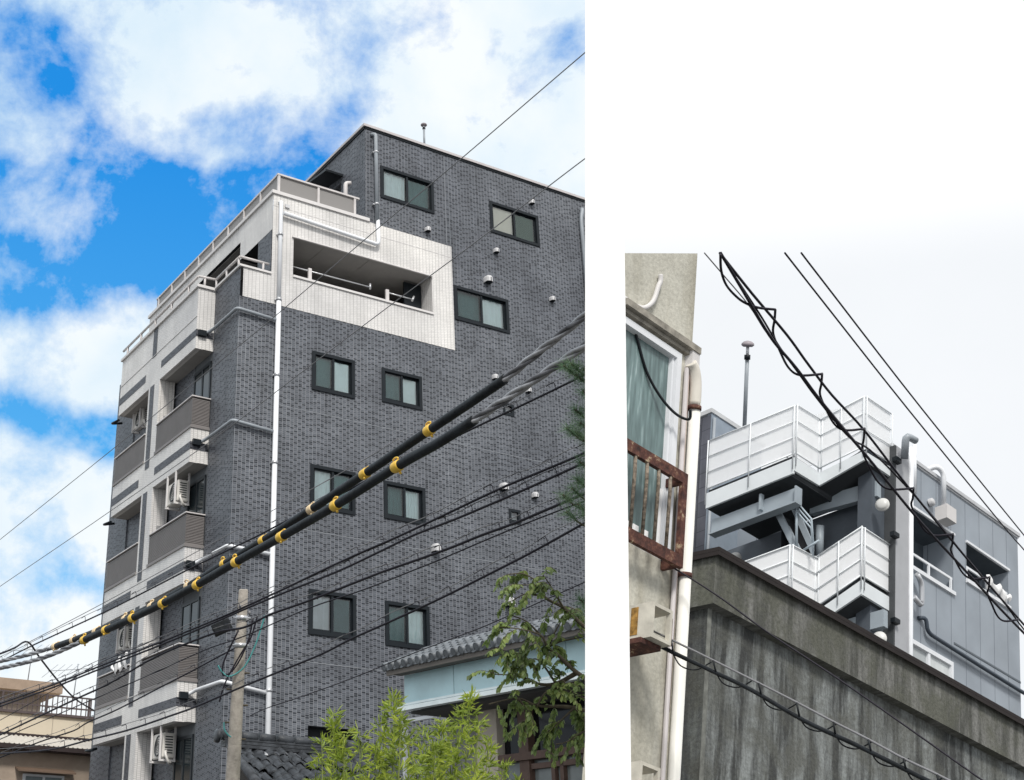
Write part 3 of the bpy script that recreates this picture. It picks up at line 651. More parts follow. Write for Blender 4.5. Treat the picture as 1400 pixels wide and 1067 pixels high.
# utility pole
dpole = 13.0
pt = at(333, 806, dpole); pb = at(318, 1067, dpole)
dirp = (pt-pb).normalized(); base = pb-dirp*((pb.z)/dirp.z)
pole = thing('utility_pole', 'weathered round concrete utility pole in front of the tiled building', 'utility pole', base)
m = MB(); Ln = (pt-base).length
m.tube([base+dirp*Ln*t for t in (0, .25, .5, .75, .997, 1)], [.088+.0*k for k in range(1)]+[.080,.07,.058,.043,.036], 20); m.build('shaft', M['conc_pole'], pole)
def onp(py): # point on pole axis at pixel y
    t = (py-806)/(1067-806); return pt.lerp(pb, t)
rt = Vector((1, .1, 0)).normalized()
m = MB()
for py, s in ((922,1),(966,1),(1012,1),(945,-1),(990,-1)): c = onp(py); m.tube([c, c+rt*s*.10], .008, 6); m.flush('step_bolt', M['bark'], pole)
m = MB()
for py in (846, 884): m.lathe(onp(py), dirp, [(-.02,.04),(-.02,.054),(.02,.054),(.02,.04)], 16); m.tube([onp(py)-rt*.08, onp(py)+rt*.08], .008, 6); m.flush('pole_band', M['steel'], pole)
m = MB(); c = at(316, 836, 12.9)
for px, py in ((328,829),(341,838),(326,846),(338,848)): q = at(px, py, 12.88); m.lathe(q, dirp, [(-.015,.0),(-.015,.010),(.0,.014),(.015,.009),(.015,0)], 10); m.flush('insulator', M['wire_grey'], pole)
# black splice box
bx = MB(); a0 = at(293, 867, 12.8); a1 = at(317, 856, 12.8); ax = (a1-a0).normalized(); upv = Vector((0,0,1)); sd = ax.cross(upv).normalized(); upv = sd.cross(ax)
q = [a0-upv*.035, a1-upv*.035, a1+upv*.06, a0+upv*.06]; bx.prism(q, sd*.10)
tag(bx.build('splice_box', M['rubber']), 'black cable splice box hanging just left of the concrete pole', 'cable box')
for i, (lb, pts) in enumerate((
 ('teal loop of cable hanging in front of the concrete pole', [(362,842),(350,880),(334,912),(314,925),(303,918),(298,910)]),
 ('dark cable loop hanging left of the pole top', [(352,842),(343,872),(330,893),(312,925),(304,945),(300,960)]),
 ('dark inner cable loop beside the pole band', [(346,846),(338,880),(322,912),(306,924),(306,905),(326,862)]),
 ('short teal wire end low beside the pole', [(306,988),(307,998),(312,1005),(316,1008)]))):
    cable(lb, pts, (0,12.85),(800,12.85), .008, 'teal_wire' if i in (0,3) else 'wire', 'cable', None, 'drop cables looping round the pole', 'drop_cable')
# ------------------------------------------------------------------ tiled roofs
kaw = plain('kawara_tile', (.052,.057,.064), .35, var=.6, scale=6, bump=.3)
kaw2 = plain('kawara_tile_pale', (.15,.165,.18), .4, var=.35, scale=5, bump=.2)
KF = Frame((3900,1320), (-580,1230), (479,-3450), (334,1027), 22)
kr = thing('old_tiled_roof_house', 'old house with crooked dark clay roof tiles at the foot of the pole', 'house', ground(KF.P(1,1,0)))
def roof_pt(u, s): return KF.P(u, .5-1.9*s, .10-1.15*s)   # s runs down the slope towards the viewer
m = MB()
for j in range(11):
    for i in range(15):
        u0 = -.05+.19*i+random.uniform(-.012,.012); s0 = .09*j; jit = random.uniform(-.012,.022); skew = random.uniform(-.035,.035)
        rows = []
        for (ds, lift) in ((0,.0),(.115,.045),(.118,.02)):
            rows.append([roof_pt(u0+.2*k/6, s0+ds+skew*(k/6-.5)+.035*math.sin(math.pi*k/6)*(ds>0)) + Vector((0,0,lift+jit*2.2+.05*math.sin(math.pi*2*k/6-.6))) for k in range(7)])
        for a, b in zip(rows, rows[1:]):
            for k in range(6): m.face([b[k], b[k+1], a[k+1], a[k]], smooth=True)
m.build('roof', kaw, kr)
m = MB()
for k in range(4): m.box  # ridge courses
m.F = KF
for k in range(3): m.box(-.15, 2.6, .42+.02*k, .62-.02*k, .10+.055*k, .145+.055*k)
pts = [KF.P(-.2+.1*i, .52, .28+.02*math.sin(i*.5)) for i in range(29)]
for i in range(9): m.tube([KF.P(-.18+.31*i,.52,.285+.01*(i%2)), KF.P(.10+.31*i,.52,.275)], [.085,.075], 10)
m.lathe(KF.P(-.22,.52,.26), -KF.A, [(0,0),(0,.11),(.04,.11),(.06,.07),(.06,0)], 16)
m.build('ridge', kaw, kr)
m = MB(); m.tube([roof_pt(-.08,.0)+Vector((0,0,.08)), roof_pt(-.08,.3)+Vector((0,0,.06)), roof_pt(.0,.95)+Vector((0,0,.04))], .07, 10); m.build('verge_tile', kaw, kr)
m = MB(KF); m.box(-.0, 2.7, -1.2, .5, -5.6, -1.1); m.prism([KF.P(.0,-1.2,-1.1), KF.P(.0,.5,-1.1), KF.P(.0,.5,.02), KF.P(.0,-1.2,-.95)], KF.A*2.7); m.build('wall', plain('dark_boards', (.06,.055,.05), .8), kr)
# shop house with pale blue fascia
HF = Frame((3900,1320), (-950,1244), (479,-3450), (552.6,924), 20)
sh = thing('japanese_house', 'house with grey tiled eaves over a pale blue metal fascia and brown windows', 'house', ground(HF.P(1,-2,0)))
# u=0 is the street face; v runs left-away; the face extends to v<0 (towards the right of the picture)
def hh(px, py, u=0): return HF.hit(px, py, u=u)
vR = hh(845, 900)[1]; f1 = 0.0; f0 = hh(552.6, 968)[2]; f1r = f1
blue = plain('pale_blue_sheet', (.50,.70,.75), .5, var=.10, scale=2)
m = MB(HF); m.box(0, .1, vR, 0, f0, f1); m.build('fascia', blue, sh)
m = MB(HF)
for v in (hh(621,940)[1], hh(700,920)[1], hh(775,900)[1]): m.box(-.003, 0, v, v+.01, f0, f1)
m.build('fascia_joint', plain('joint_blue', (.25,.38,.42), .6), sh)
m = MB(HF); m.box(-.10, 0, vR, .1, f0-.06, f0-.0); m.box(-.05, 0, vR, .05, f0+.02, f0+.05); pale = m.build('fascia_gutter', plain('pale_trim', (.66,.74,.76), .4), sh)
m = MB(HF); m.box(-.20, 0, vR, .08, f1+.003, f1+.05); m.box(-.23, -.20, vR, .09, f1-.02, f1+.06); m.build('eave_board', plain('eave_wood', (.13,.12,.11), .8), sh)
m = MB(); nt_ = int((0.10-vR)/.165); SL = .46; E0 = -.27
for i in range(nt_):
    v = .10-.165*i
    # round eave tile faces and cover-tile ribs running up the slope
    m.tube([HF.P(E0,v,f1+.10), HF.P(E0+.8,v,f1+.10+.8*SL), HF.P(E0+.9,v,f1+.10+.9*SL)], .05, 10)
    for r in range(4):
        s = r*.22; m.lathe(HF.P(E0+s,v,f1+.10+s*SL), (HF.A+HF.C*SL), [(0,.055),(0,.066),(.05,.062),(.12,.056)], 10)
m.build('roof_rib', kaw2, sh)
m = MB()
for i in range(nt_):
    v = .10-.165*i
    for r in range(4):
        s = r*.22; j = random.uniform(0,.012)
        P = lambda du, k: HF.P(E0+.02+s+du, v-.165*k/4, f1+.085+(s+du)*SL-.03*math.sin(math.pi*k/4)+.014*(du > .1)*0+(.02 if du == 0 else 0)+j)
        for k in range(4): m.face([P(0,k), P(0,k+1), P(.24,k+1), P(.24,k)], smooth=True)
        for k in range(4): m.face([P(0,k)-HF.C*.035, P(0,k+1)-HF.C*.035, P(0,k+1), P(0,k)])
m.build('roof', kaw2, sh)
# lower storey under the fascia
soff = plain('eave_soffit', (.10,.10,.10), .8)
m = MB(HF); m.box(.1, 1.0, vR, 0, f0-.08, f0-.04); m.build('soffit', soff, sh)
ub = .7
def hv(px, py): q = HF.hit(px, py, u=ub); return q[1], q[2]
brown = plain('brown_timber', (.115,.075,.06), .5, var=.2, scale=8)
va, za = hv(655, 975); vb, _ = hv(683, 975); vc, _ = hv(711, 975); vd, _ = hv(724, 975)
_, zs = hv(720, 1030); z0 = zs-2.8
m = MB(HF); m.box(ub-.06, ub+.1, vb, va, z0, f0-.05); m.build('plaster_pier', plain('beige_plaster', (.55,.50,.43), .9), sh)
m = MB(HF); m.box(ub-.05, ub+.1, vd, vc, z0, f0-.05); m.box(ub-.09, ub+.06, vR, vc+.4, zs-.1, zs+.0)
v_, _ = hv(745, 1050); 
for px in (724, 756, 768, 800): v_, _ = hv(px, 1050); m.box(ub-.03, ub+.04, v_-.07, v_, z0, zs-.1)
m.box(ub-.03, ub+.04, vR, vd, zs-.22, zs-.15); m.box(ub-.02, ub+.05, vc+.0, vb, zs-.1, zs-.04)
m.build('window_frame', brown, sh)
m = MB(HF); m.quad((ub+.03,vR,z0),(ub+.03,vb,z0),(ub+.03,vb,zs-.1),(ub+.03,vR,zs-.1),'u'); m.build('lower_pane', plain('grey_pane', (.17,.19,.19), .12, var=.2), sh)
m = MB(HF); m.quad((ub+.06,vR,zs-.1),(ub+.06,vb,zs-.1),(ub+.06,vb,f0),(ub+.06,vR,f0),'u'); m.build('upper_pane', plain('black_pane', (.012,.012,.014), .06), sh)
m = MB(HF); m.box(ub-.02, ub+.2, va, .0, z0, f0-.05); m.build('wall', plain('shaded_wall', (.25,.25,.25), .9), sh)
m = MB(HF)
p0, q0 = hv(556, 985); p1, q1 = hv(600, 1010)
m.box(ub-.08, ub-.02, p0-.05, p0, q1-.6, q0); m.box(ub-.08, ub-.02, p1, p0, q0-.05, q0); m.build('side_window', M['white_pipe'], sh)
m = MB(HF); m.box(.15, .6, vR, -.05, f0, f1+.05); m.box(ub+.3, 1.2, vR, -.1, -9, f0); m.build('rear_wall', M['dark_in'], sh)
# ------------------------------------------------------------------ vegetation
def leafmat(name, c, tr=.35, var=.25):
    m, nt, b = newmat(name); Lk = nt.links.new
    oi = N(nt, 'ShaderNodeTexCoord'); no = N(nt, 'ShaderNodeTexNoise', i_Scale=5.0, i_Detail=3.0); Lk(oi.outputs['Object'], no.inputs['Vector'])
    wn = N(nt, 'ShaderNodeUVMap'); w2 = N(nt, 'ShaderNodeTexWhiteNoise'); w2.noise_dimensions = '2D'; Lk(wn.outputs[0], w2.inputs[0])
    ad = N(nt, 'ShaderNodeMath', operation='MULTIPLY_ADD'); Lk(w2.outputs[0], ad.inputs[0]); ad.inputs[1].default_value = .5; Lk(no.outputs[0], ad.inputs[2])
    col = ramp(nt, ad.outputs[0], [(.35, tuple(x*(1-var*1.6) for x in c)), (.75, tuple(c)), (1.0, (min(1,c[0]*1.5), min(1,c[1]*1.25), c[2]*1.2))])
    out = nt.nodes['Material Output']; Lk(col, b.inputs['Base Color']); b.inputs['Roughness'].default_value = .45
    t = N(nt, 'ShaderNodeBsdfTranslucent'); Lk(col, t.inputs[0]); mx = N(nt, 'ShaderNodeMixShader'); mx.inputs[0].default_value = tr
    Lk(b.outputs[0], mx.inputs[1]); Lk(t.outputs[0], mx.inputs[2]); Lk(mx.outputs[0], out.inputs[0]); return m
def leaf(m, p, d, n, l, w, droop=.3):
    d = d.normalized(); s = d.cross(n).normalized()
    if s.length < .1: s = d.orthogonal()
    nn = s.cross(d); k = (random.random()*50, random.random()*50)
    a = p; b1 = p+d*l*.35+s*w*.5-nn*l*.02; b2 = p+d*l*.35-s*w*.5-nn*l*.02; mid = p+d*l*.35+nn*w*.12
    c1 = p+d*l*.7+s*w*.36-nn*l*droop*.12; c2 = p+d*l*.7-s*w*.36-nn*l*droop*.12; e = p+d*l-nn*l*droop*.4
    for f in ([a,b1,mid],[a,mid,b2],[b1,c1,mid],[mid,c2,b2],[mid,c1,e],[mid,e,c2]): m.face(f, [k]*3)
rv = lambda: Vector((random.gauss(0,1), random.gauss(0,1), random.gauss(0,1))).normalized()
# bamboo-like shrub
tips = [(455,962,.9),(440,1000,.7),(470,990,.6),(492,985,.7),(515,1000,.7),(539,937,1.0),(548,965,.8),(560,990,.8),(580,985,.8),(605,972,.8),(644,921,1.0),(630,955,.9),(655,958,.8),(668,985,.8),(690,1015,.7),(708,1040,.6),(595,1010,.8),(530,1020,.8),(480,1030,.7),(430,1050,.5),(620,1020,.8),(650,1030,.8),(570,1035,.8),(500,1050,.8),(675,1050,.7),(545,1050,.8),(450,1045,.6),(600,1055,.8),(640,1058,.8), (520,975,.6),(615,990,.7),(588,1000,.8),(460,1010,.7)]
sb0 = at(570, 1200, 13.2); sb0.z = 0
bam = thing('bamboo_shrub', 'bright yellow-green narrow-leaved shrub in front of the blue fascia', 'shrub', sb0)
mb_, ms = MB(), MB()
for (px, py, s) in tips:
    dd = 13.2+random.uniform(-.55,.55); py += 14+(16 if px > 635 else 0); tip = at(px, py, dd)
    root = sb0+Vector(((tip.x-sb0.x)*.45, (tip.y-sb0.y)*.6, 0)); 
    lean = (tip-sb0); low = Vector((sb0.x+lean.x*.8, tip.y, tip.z-1.7))
    P = smooth_path([root, low, tip], 14); ms.tube(P, [.012*(1-i/len(P))+.003 for i in range(len(P))], 5)
    top = [p for p in P if p.z > tip.z-1.5]
    for q in range(int(88*s)):
        f = random.random()**.8; fi = f*(len(top)-1); i0 = int(fi); p = top[i0].lerp(top[min(i0+1,len(top)-1)], fi-i0)
        spread = .04+.22*(1-f)*s
        off = rv(); off.z *= .7; br = p+off*spread*random.random()**.6
        n_ = random.randint(3,5); ax = (off+Vector((0,0,.35))).normalized()
        for k in range(n_):
            d = (ax+rv()*.75); leaf(mb_, br+rv()*.012, d, rv(), random.uniform(.065,.125), random.uniform(.013,.020), .5)
mb_.build('foliage', leafmat('bamboo_leaf', (.36,.48,.08), .5, .6), bam); ms.build('stem', plain('bamboo_stem', (.20,.24,.06), .6), bam)
# broadleaf tree reaching in from the right
tb = at(832, 1200, 8.0); tb.z = 0
tr = thing('broadleaf_tree', 'dark green compound-leaved tree reaching in over the tiled eaves', 'tree', tb)
ml, mt_ = MB(), MB(); d8 = 7.9
hub = at(832, 890, 8.1); hub2 = at(830, 1010, 8.1)
mt_.tube(smooth_path([tb, at(831,1100,8.1), hub2, hub, at(826,800,8.1)], 6), [.07-.05*i/24 for i in range(25)], 10)
limbs = [
 [(832,885),(800,858),(770,831),(746,817.6),(738,799),(716,785),(694,786)], [(770,831),(752,800),(742,786)], [(746,817),(720,812),(700,822)], [(738,800),(725,800),(705,800)],
 [(832,950),(789,920),(765,898),(749,885),(738,868),(708,860),(683,858)], [(749,885),(760,862),(770,845)], [(738,868),(720,850),(700,842)], [(749,885),(770,876),(795,872)],
 [(830,985),(785,968),(735,965),(708,955),(668,963)], [(789,920),(760,935),(735,935),(712,925),(676,922)], [(760,935),(738,904),(722,903),(700,908)], [(722,903),(712,893),(697,896)],
 [(830,1000),(800,1000),(776,1014),(760,1018)], [(785,968),(762,990),(750,1000)], [(735,965),(745,948),(765,940)], [(830,960),(800,955),(780,945),(770,930)], [(826,870),(808,850),(795,838),(778,830)], [(708,955),(720,970),(728,982),(712,987)],[(785,968),(800,985),(790,1000)]]
for br in limbs:
    z = random.uniform(-.25,.25); P = smooth_path([at(x, y, d8+z*(i/len(br))) for i, (x, y) in enumerate(br)], 6)
    mt_.tube(P, [max(.0035,.015*(1-i/len(P))*(1 if len(br) > 4 else .5)) for i in range(len(P))], 6)
    for i, p in enumerate(P):
        f = i/len(P)
        if f < .18 and len(br) > 4: continue
        dr = (P[min(i+1,len(P)-1)]-P[max(i-1,0)]).normalized()
        for tw in range(1 if random.random() < .36 else 0):
            sdv = (rv()*.9+dr*.7+Vector((0,0,-.25))).normalized(); l = random.uniform(.06,.17)
            Q = smooth_path([p, p+sdv*l*.6, p+sdv*l+Vector((0,0,-.04))], 4); mt_.tube(Q, .0022, 4)
            for k in range(1, len(Q)):
                for sg in (-1, 1):
                    side = (Q[k]-Q[k-1]).cross(Vector((0,0,1))).normalized()*sg
                    leaf(ml, Q[k], side*.8+(Q[k]-Q[k-1]).normalized()*.55+Vector((0,0,-.75))+rv()*.3, rv()*.6+Vector((0,0,1)), random.uniform(.034,.052), random.uniform(.019,.028), .35)
ml.build('foliage', leafmat('broad_leaf', (.20,.29,.09), .45, .55), tr); mt_.build('trunk', M['bark'], tr)
# pine
pbs = at(838, 1200, 7.5); pbs.z = 0
pn = thing('pine_tree', 'pine boughs with long blue-green needles hanging in at the right of the tiled wall', 'tree', pbs)
mn, mk = MB(), MB(); hubp = at(836, 600, 7.4)
mk.tube(smooth_path([pbs, at(836,900,7.5), hubp, at(834,420,7.4)], 6), [.08-.003*i for i in range(19)], 10)
for (px, py) in ((771,500),(780,497),(787,512),(798,505),(797,535),(786,560),(775,585),(793,578),(803,560),(800,598),(803,622),(793,632),(770,677),(782,668),(790,690),(800,655),(775,700),(800,702),(788,655),(806,685),(793,870-50),(800,835),(786,590)):
    c = at(px, py, 7.3+random.uniform(-.1,.1)); s = at(min(px+22, 830), py+18, 7.4)
    mk.tube(smooth_path([at(834, py+30, 7.4), s, c], 5), .006, 5); ax = (c-s).normalized()
    for k in range(120):
        d = (ax*.55+rv()*.8).normalized(); p = s.lerp(c, random.uniform(.45,1)); l = random.uniform(.06,.10)
        sd = d.orthogonal().normalized()*.0012; e = p+d*l; kk = (random.random()*50, random.random()*50)
        mn.face([p-sd, p+sd, e], [kk]*3); sd = d.cross(sd).normalized()*.0012; mn.face([p-sd, p+sd, e], [kk]*3)
mn.build('needles', leafmat('pine_needle', (.20,.33,.20), .3), pn); mk.build('trunk', M['bark'], pn)
# ------------------------------------------------------------------ white divider pillar, added to fill the blank gap between the two views
pa = at(800, 1067, 6.5); pbb = at(863, 1067, 6.5); pa.z = pbb.z = 0
ax = (pbb-pa); dpt = Vector((pa.x, pa.y, 0)).normalized()*.22
m = MB(); z0_, z1_ = 0.0, 8.6
cr = [pa, pbb, pbb+dpt, pa+dpt]
m.prism([Vector((c.x, c.y, 0)) for c in cr], (0,0,z1_))
pil = m.build('gap_filler_pillar', M['white'], None, pa); tag(pil, 'added plain white pillar filling the blank strip between the dark tiled block and the cream wall', 'pillar')
# ------------------------------------------------------------------ right: cream building, nearest
RV = ((3090,1940), (-3300,1700), (1270,-5100))
W = Frame(*RV, (945,560), 10)
cr_ = thing('cream_building', 'cream rendered building corner with teal frosted window and rusty window guard', 'building', ground(W.P(-.6,.4,0)))
def wmat_stucco():
    m, nt, b = newmat('cream_stucco'); Lk = nt.links.new; tc = N(nt,'ShaderNodeTexCoord')
    n1 = N(nt,'ShaderNodeTexNoise', i_Scale=2.2, i_Detail=8.0, i_Roughness=.65); Lk(tc.outputs['Object'], n1.inputs[0])
    n2 = N(nt,'ShaderNodeTexNoise', i_Scale=38.0, i_Detail=5.0); Lk(tc.outputs['Object'], n2.inputs[0])
    mp = N(nt,'ShaderNodeMapping'); mp.inputs['Scale'].default_value = (7,7,.6); Lk(tc.outputs['Object'], mp.inputs[0])
    n3 = N(nt,'ShaderNodeTexNoise', i_Scale=1.0, i_Detail=5.0); Lk(mp.outputs[0], n3.inputs[0])
    c = ramp(nt, n1.outputs[0], [(.3,(.46,.445,.38)),(.6,(.59,.575,.50))])
    c = mixc(nt, 1, c, ramp(nt, n3.outputs[0], [(.32,(.74,.72,.68)),(.55,(1,1,1))]), 'MULTIPLY')
    c = mixc(nt, 1, c, ramp(nt, n2.outputs[0], [(.3,(.82,.82,.82)),(.65,(1.05,1.05,1.05))]), 'MULTIPLY')
    Lk(c, b.inputs['Base Color']); b.inputs['Roughness'].default_value = .9
    bp = N(nt,'ShaderNodeBump', i_Strength=.35, i_Distance=.01); Lk(n2.outputs[0], bp.inputs['Height']); Lk(bp.outputs[0], b.inputs['Normal']); return m
stucco = wmat_stucco()
# window opening: px left beyond frame, right edge 925 at top, sill at rail bottom
wt0 = W.hit(925, 500, v=0); wlow = -1.20; wtop = .37; wr0 = -.16
XL = -.835
ZL, ZR = W.hit(852,347,v=0)[2], W.hit(954,347,v=0)[2]; zm = .80
m = MB(W); m.quad((XL,0,zm),(-.03,0,zm),(-.03,0,ZR),(XL,0,ZL)); m.wall(XL, -.03, -9.2, zm, [(XL+.03, wr0, wlow, wtop-.02, .12)], v=0)
vb_ = Vector((D(840,700).x, D(840,700).y, 0)).normalized()*1.6
for u, zz in ((XL, ZL), (-.03, ZR)): m.face([W.P(u,0,-9.2), W.P(u,0,-9.2)+vb_, W.P(u,0,zz)+vb_, W.P(u,0,zz)], [(0,-9),(1.6,-9),(1.6,1),(0,1)])
m.face([W.P(XL,0,ZL), W.P(-.03,0,ZR), W.P(-.03,0,ZR)+vb_, W.P(XL,0,ZL)+vb_])
m.build('wall', stucco, cr_)
m = MB(W); m.box(XL, -.02, -.07, 0, .40, .45); m.box(XL, -.03, -.035, 0, .37, .398); m.build('cornice', plain('grimy_ledge', (.30,.28,.24), .9, var=.4, scale=12), cr_)
f = MB(W); f.box(XL, wr0+.0, -.02, .06, wtop-.07, wtop-.02); f.box(wr0-.05, wr0, -.02, .06, wlow, wtop-.07); f.box(wr0-.075, wr0-.055, .0, .05, wlow, wtop-.07); f.box(XL, wr0-.05, 0, .05, wlow, wlow+.05)
fo = f.build('window', M['white_pipe'], cr_)
def frosted():
    m, nt, b = newmat('frosted_teal'); Lk = nt.links.new; tc = N(nt,'ShaderNodeTexCoord')
    mp = N(nt,'ShaderNodeMapping'); mp.inputs['Scale'].default_value = (30,30,2.2); Lk(tc.outputs['Object'], mp.inputs[0])
    n = N(nt,'ShaderNodeTexNoise', i_Scale=1.0, i_Detail=3.0); Lk(mp.outputs[0], n.inputs[0])
    n1 = N(nt,'ShaderNodeTexNoise', i_Scale=1.7, i_Detail=3.0); Lk(tc.outputs['Object'], n1.inputs[0])
    c = mixc(nt, 1, ramp(nt, n.outputs[0], [(.35,(.10,.15,.15)),(.6,(.17,.245,.245)),(.74,(.38,.49,.49))]), ramp(nt, n1.outputs[0], [(.3,(.7,.7,.7)),(.7,(1.2,1.2,1.2))]), 'MULTIPLY')
    Lk(c, b.inputs['Base Color']); b.inputs['Roughness'].default_value = .28
    bp = N(nt,'ShaderNodeBump', i_Strength=.5, i_Distance=.01); Lk(n.outputs[0], bp.inputs['Height']); Lk(bp.outputs[0], b.inputs['Normal']); return m
g = MB(W); g.quad((XL,.03,wlow),(wr0-.075,.03,wlow),(wr0-.075,.03,wtop-.07),(XL,.03,wtop-.07)); g.build('pane', frosted(), fo)
g = MB(W)
for u in (-.62,-.52,-.42): g.box(u, u+.055, .005, .02, wlow+.06, wlow+.15)
g.box(wr0-.105, wr0-.078, .01, .02, wlow, wlow+.5)
g.build('sticker', M['white'], fo)
def rust():
    m, nt, b = newmat('rusted_paint'); Lk = nt.links.new; tc = N(nt,'ShaderNodeTexCoord')
    n = N(nt,'ShaderNodeTexNoise', i_Scale=16.0, i_Detail=8.0, i_Roughness=.7); Lk(tc.outputs['Object'], n.inputs[0])
    c = ramp(nt, n.outputs[0], [(.35,(.035,.015,.012)),(.52,(.10,.038,.028)),(.60,(.16,.07,.045)),(.66,(.42,.33,.22))])
    Lk(c, b.inputs['Base Color']); b.inputs['Roughness'].default_value = .85
    bp = N(nt,'ShaderNodeBump', i_Strength=.8, i_Distance=.01); Lk(n.outputs[0], bp.inputs['Height']); Lk(bp.outputs[0], b.inputs['Normal']); return m
rus = rust()
ro = -.12
def gq(px, py): q = W.hit(px, py, v=ro-.03); return q
tr, tl_w, bt, bb_w = gq(941,649), gq(937,662)[2], gq(932,760)[2], gq(931,776)[2]
gL = gq(846,640)[0]; gR = tr[0]
gd = MB(W)
gd.box(gL, gR, ro-.03, ro+.0, tl_w, tr[2]); gd.box(gL, gR, ro-.03, ro, bb_w, bt); gd.box(gR-.05, gR, ro-.03, ro, bt, tl_w)
gd.box(gR-.03, gR, ro, -.0, tl_w+.01, tr[2]-.01); gd.box(gR-.03, gR, ro, 0, bb_w+.01, bt-.01)
go = gd.build('window_guard', rus, cr_)
m2 = plain('peeling_bar', (.22,.18,.14), .9, var=.75, scale=34); gd = MB(W)
for px in (869, 886, 902.5, 919):
    u = gq(px-2, 690)[0]; gd.tube([W.P(u-.002, ro-.014, bt-.01), W.P(u+.003, ro-.016, -.8), W.P(u, ro-.014, tl_w+.01)], .013, 8); gd.flush('guard_bar', m2, go)
# corner downpipe, conduits, wiring
m = MB(); m.tube([W.P(-.030,-.05,.02), W.P(-.030,-.05,-9)], .043, 14); dpp = m.build('downpipe', plain('ivory_pipe', (.78,.77,.72), .4, var=.05), cr_)
m = MB(); m.tube(smooth_path([W.P(-.10,-.05,.30), W.P(-.06,-.05,.26), W.P(-.035,-.05,.16), W.P(-.032,-.05,0)], 4), .044, 12); m.build('pipe_elbow', plain('ivory_pipe_elbow', (.74,.70,.62), .45), dpp)
m = MB(); m.lathe(W.P(-.035,-.05,-.02), W.C, [(-.015,.04),(-.015,.052),(.015,.052),(.015,.04)], 14); m.lathe(W.P(-.035,-.05,-1.25), W.C, [(-.015,.04),(-.015,.052),(.015,.052),(.015,.04)], 14); m.build('pipe_clamp', rus, dpp)
pipe(cr_, [W.P(-.115,-.03,.26), W.P(-.115,-.03,-9)], .018, M['cap_grey'], 'conduit')
pipe(cr_, [W.P(-.085,-.02,.34), W.P(-.085,-.02,-2.2)], .012, plain('pinkish_conduit', (.45,.36,.33), .6), 'conduit')
m = MB(W); m.box(-.10, -.02, -.06, 0, .28, .42); m.build('conduit_box', M['cap_white'], cr_)
pts = [W.P(q_[0], -.03, q_[2]) for q_ in [W.hit(x, y, v=-.03) for x, y in ((903,376),(903,385),(900,392),(893,412),(882,421),(870,419),(858,411),(850,406))]]
m = MB(); m.tube(smooth_path(pts, 5), .019, 10); m.build('bent_conduit', M['cap_white'], cr_)
cable('black cable sagging across the frosted window', [(845,395),(860.5,432),(871,463),(884,508),(902.5,542),(923.5,565.7),(941.9,573.6),(944,560)], (800,9.7),(950,9.75), .010, 'rubber', 'cable', None, 'cables on the cream building', 'cable')
cable('second cable in the frosted window, fainter', [(845,440),(861,470),(875,508),(893,545),(905,562),(922,575)], (800,9.88),(950,9.88), .009, 'grey_pipe', 'cable', None, 'cables on the cream building', 'cable')
# rusty brackets
bxm = plain('stained_box', (.60,.57,.49), .75, var=.22, scale=9); rsm = plain('rust_streak', (.34,.19,.05), .9, var=.6, scale=26)
for (a, b, c, d) in (((893,822),(920,839),(918,884),.36), ((876,1040),(903,1053),(901,1098),.36)):
    l = W.hit(*a, v=-d); r = W.hit(*b, v=-d); z = W.hit(*c, v=-d)
    ul, ur, zt, zb = l[0], r[0], l[2], z[2]
    m = MB(W); t = .022
    m.box(ul, ur, -d, 0, zt-t, zt); m.box(ul-.0, ur, -d, 0, zb, zb+t); m.box(ul, ul+t, -d, 0, zb+t, zt-t); m.box(ur-t, ur, -.12, 0, zb+t, zt-t); m.box(ur-t, ur, -d, -d+.03, zb+t, zt-t)
    m.box(ul+t, ur-t, -.02, 0, zb+t, zt-t)
    o = m.build('duct_box', bxm, cr_)
    m = MB(W); m.box(ul-.004, ul-.001, -d+.10, -d+.15, zt-.20, zt-.02); m.flush('rust_streak', rsm, o)
    m.box(ur+.001, ur+.004, -d, -d+.02, zb, zt-.05); m.flush('rust_streak', rus, o)
    m.box(ul-.03, ur-.03, -d+.05, -.02, zb-.035, zb-.002); m.flush('shelf_angle', rus, o)
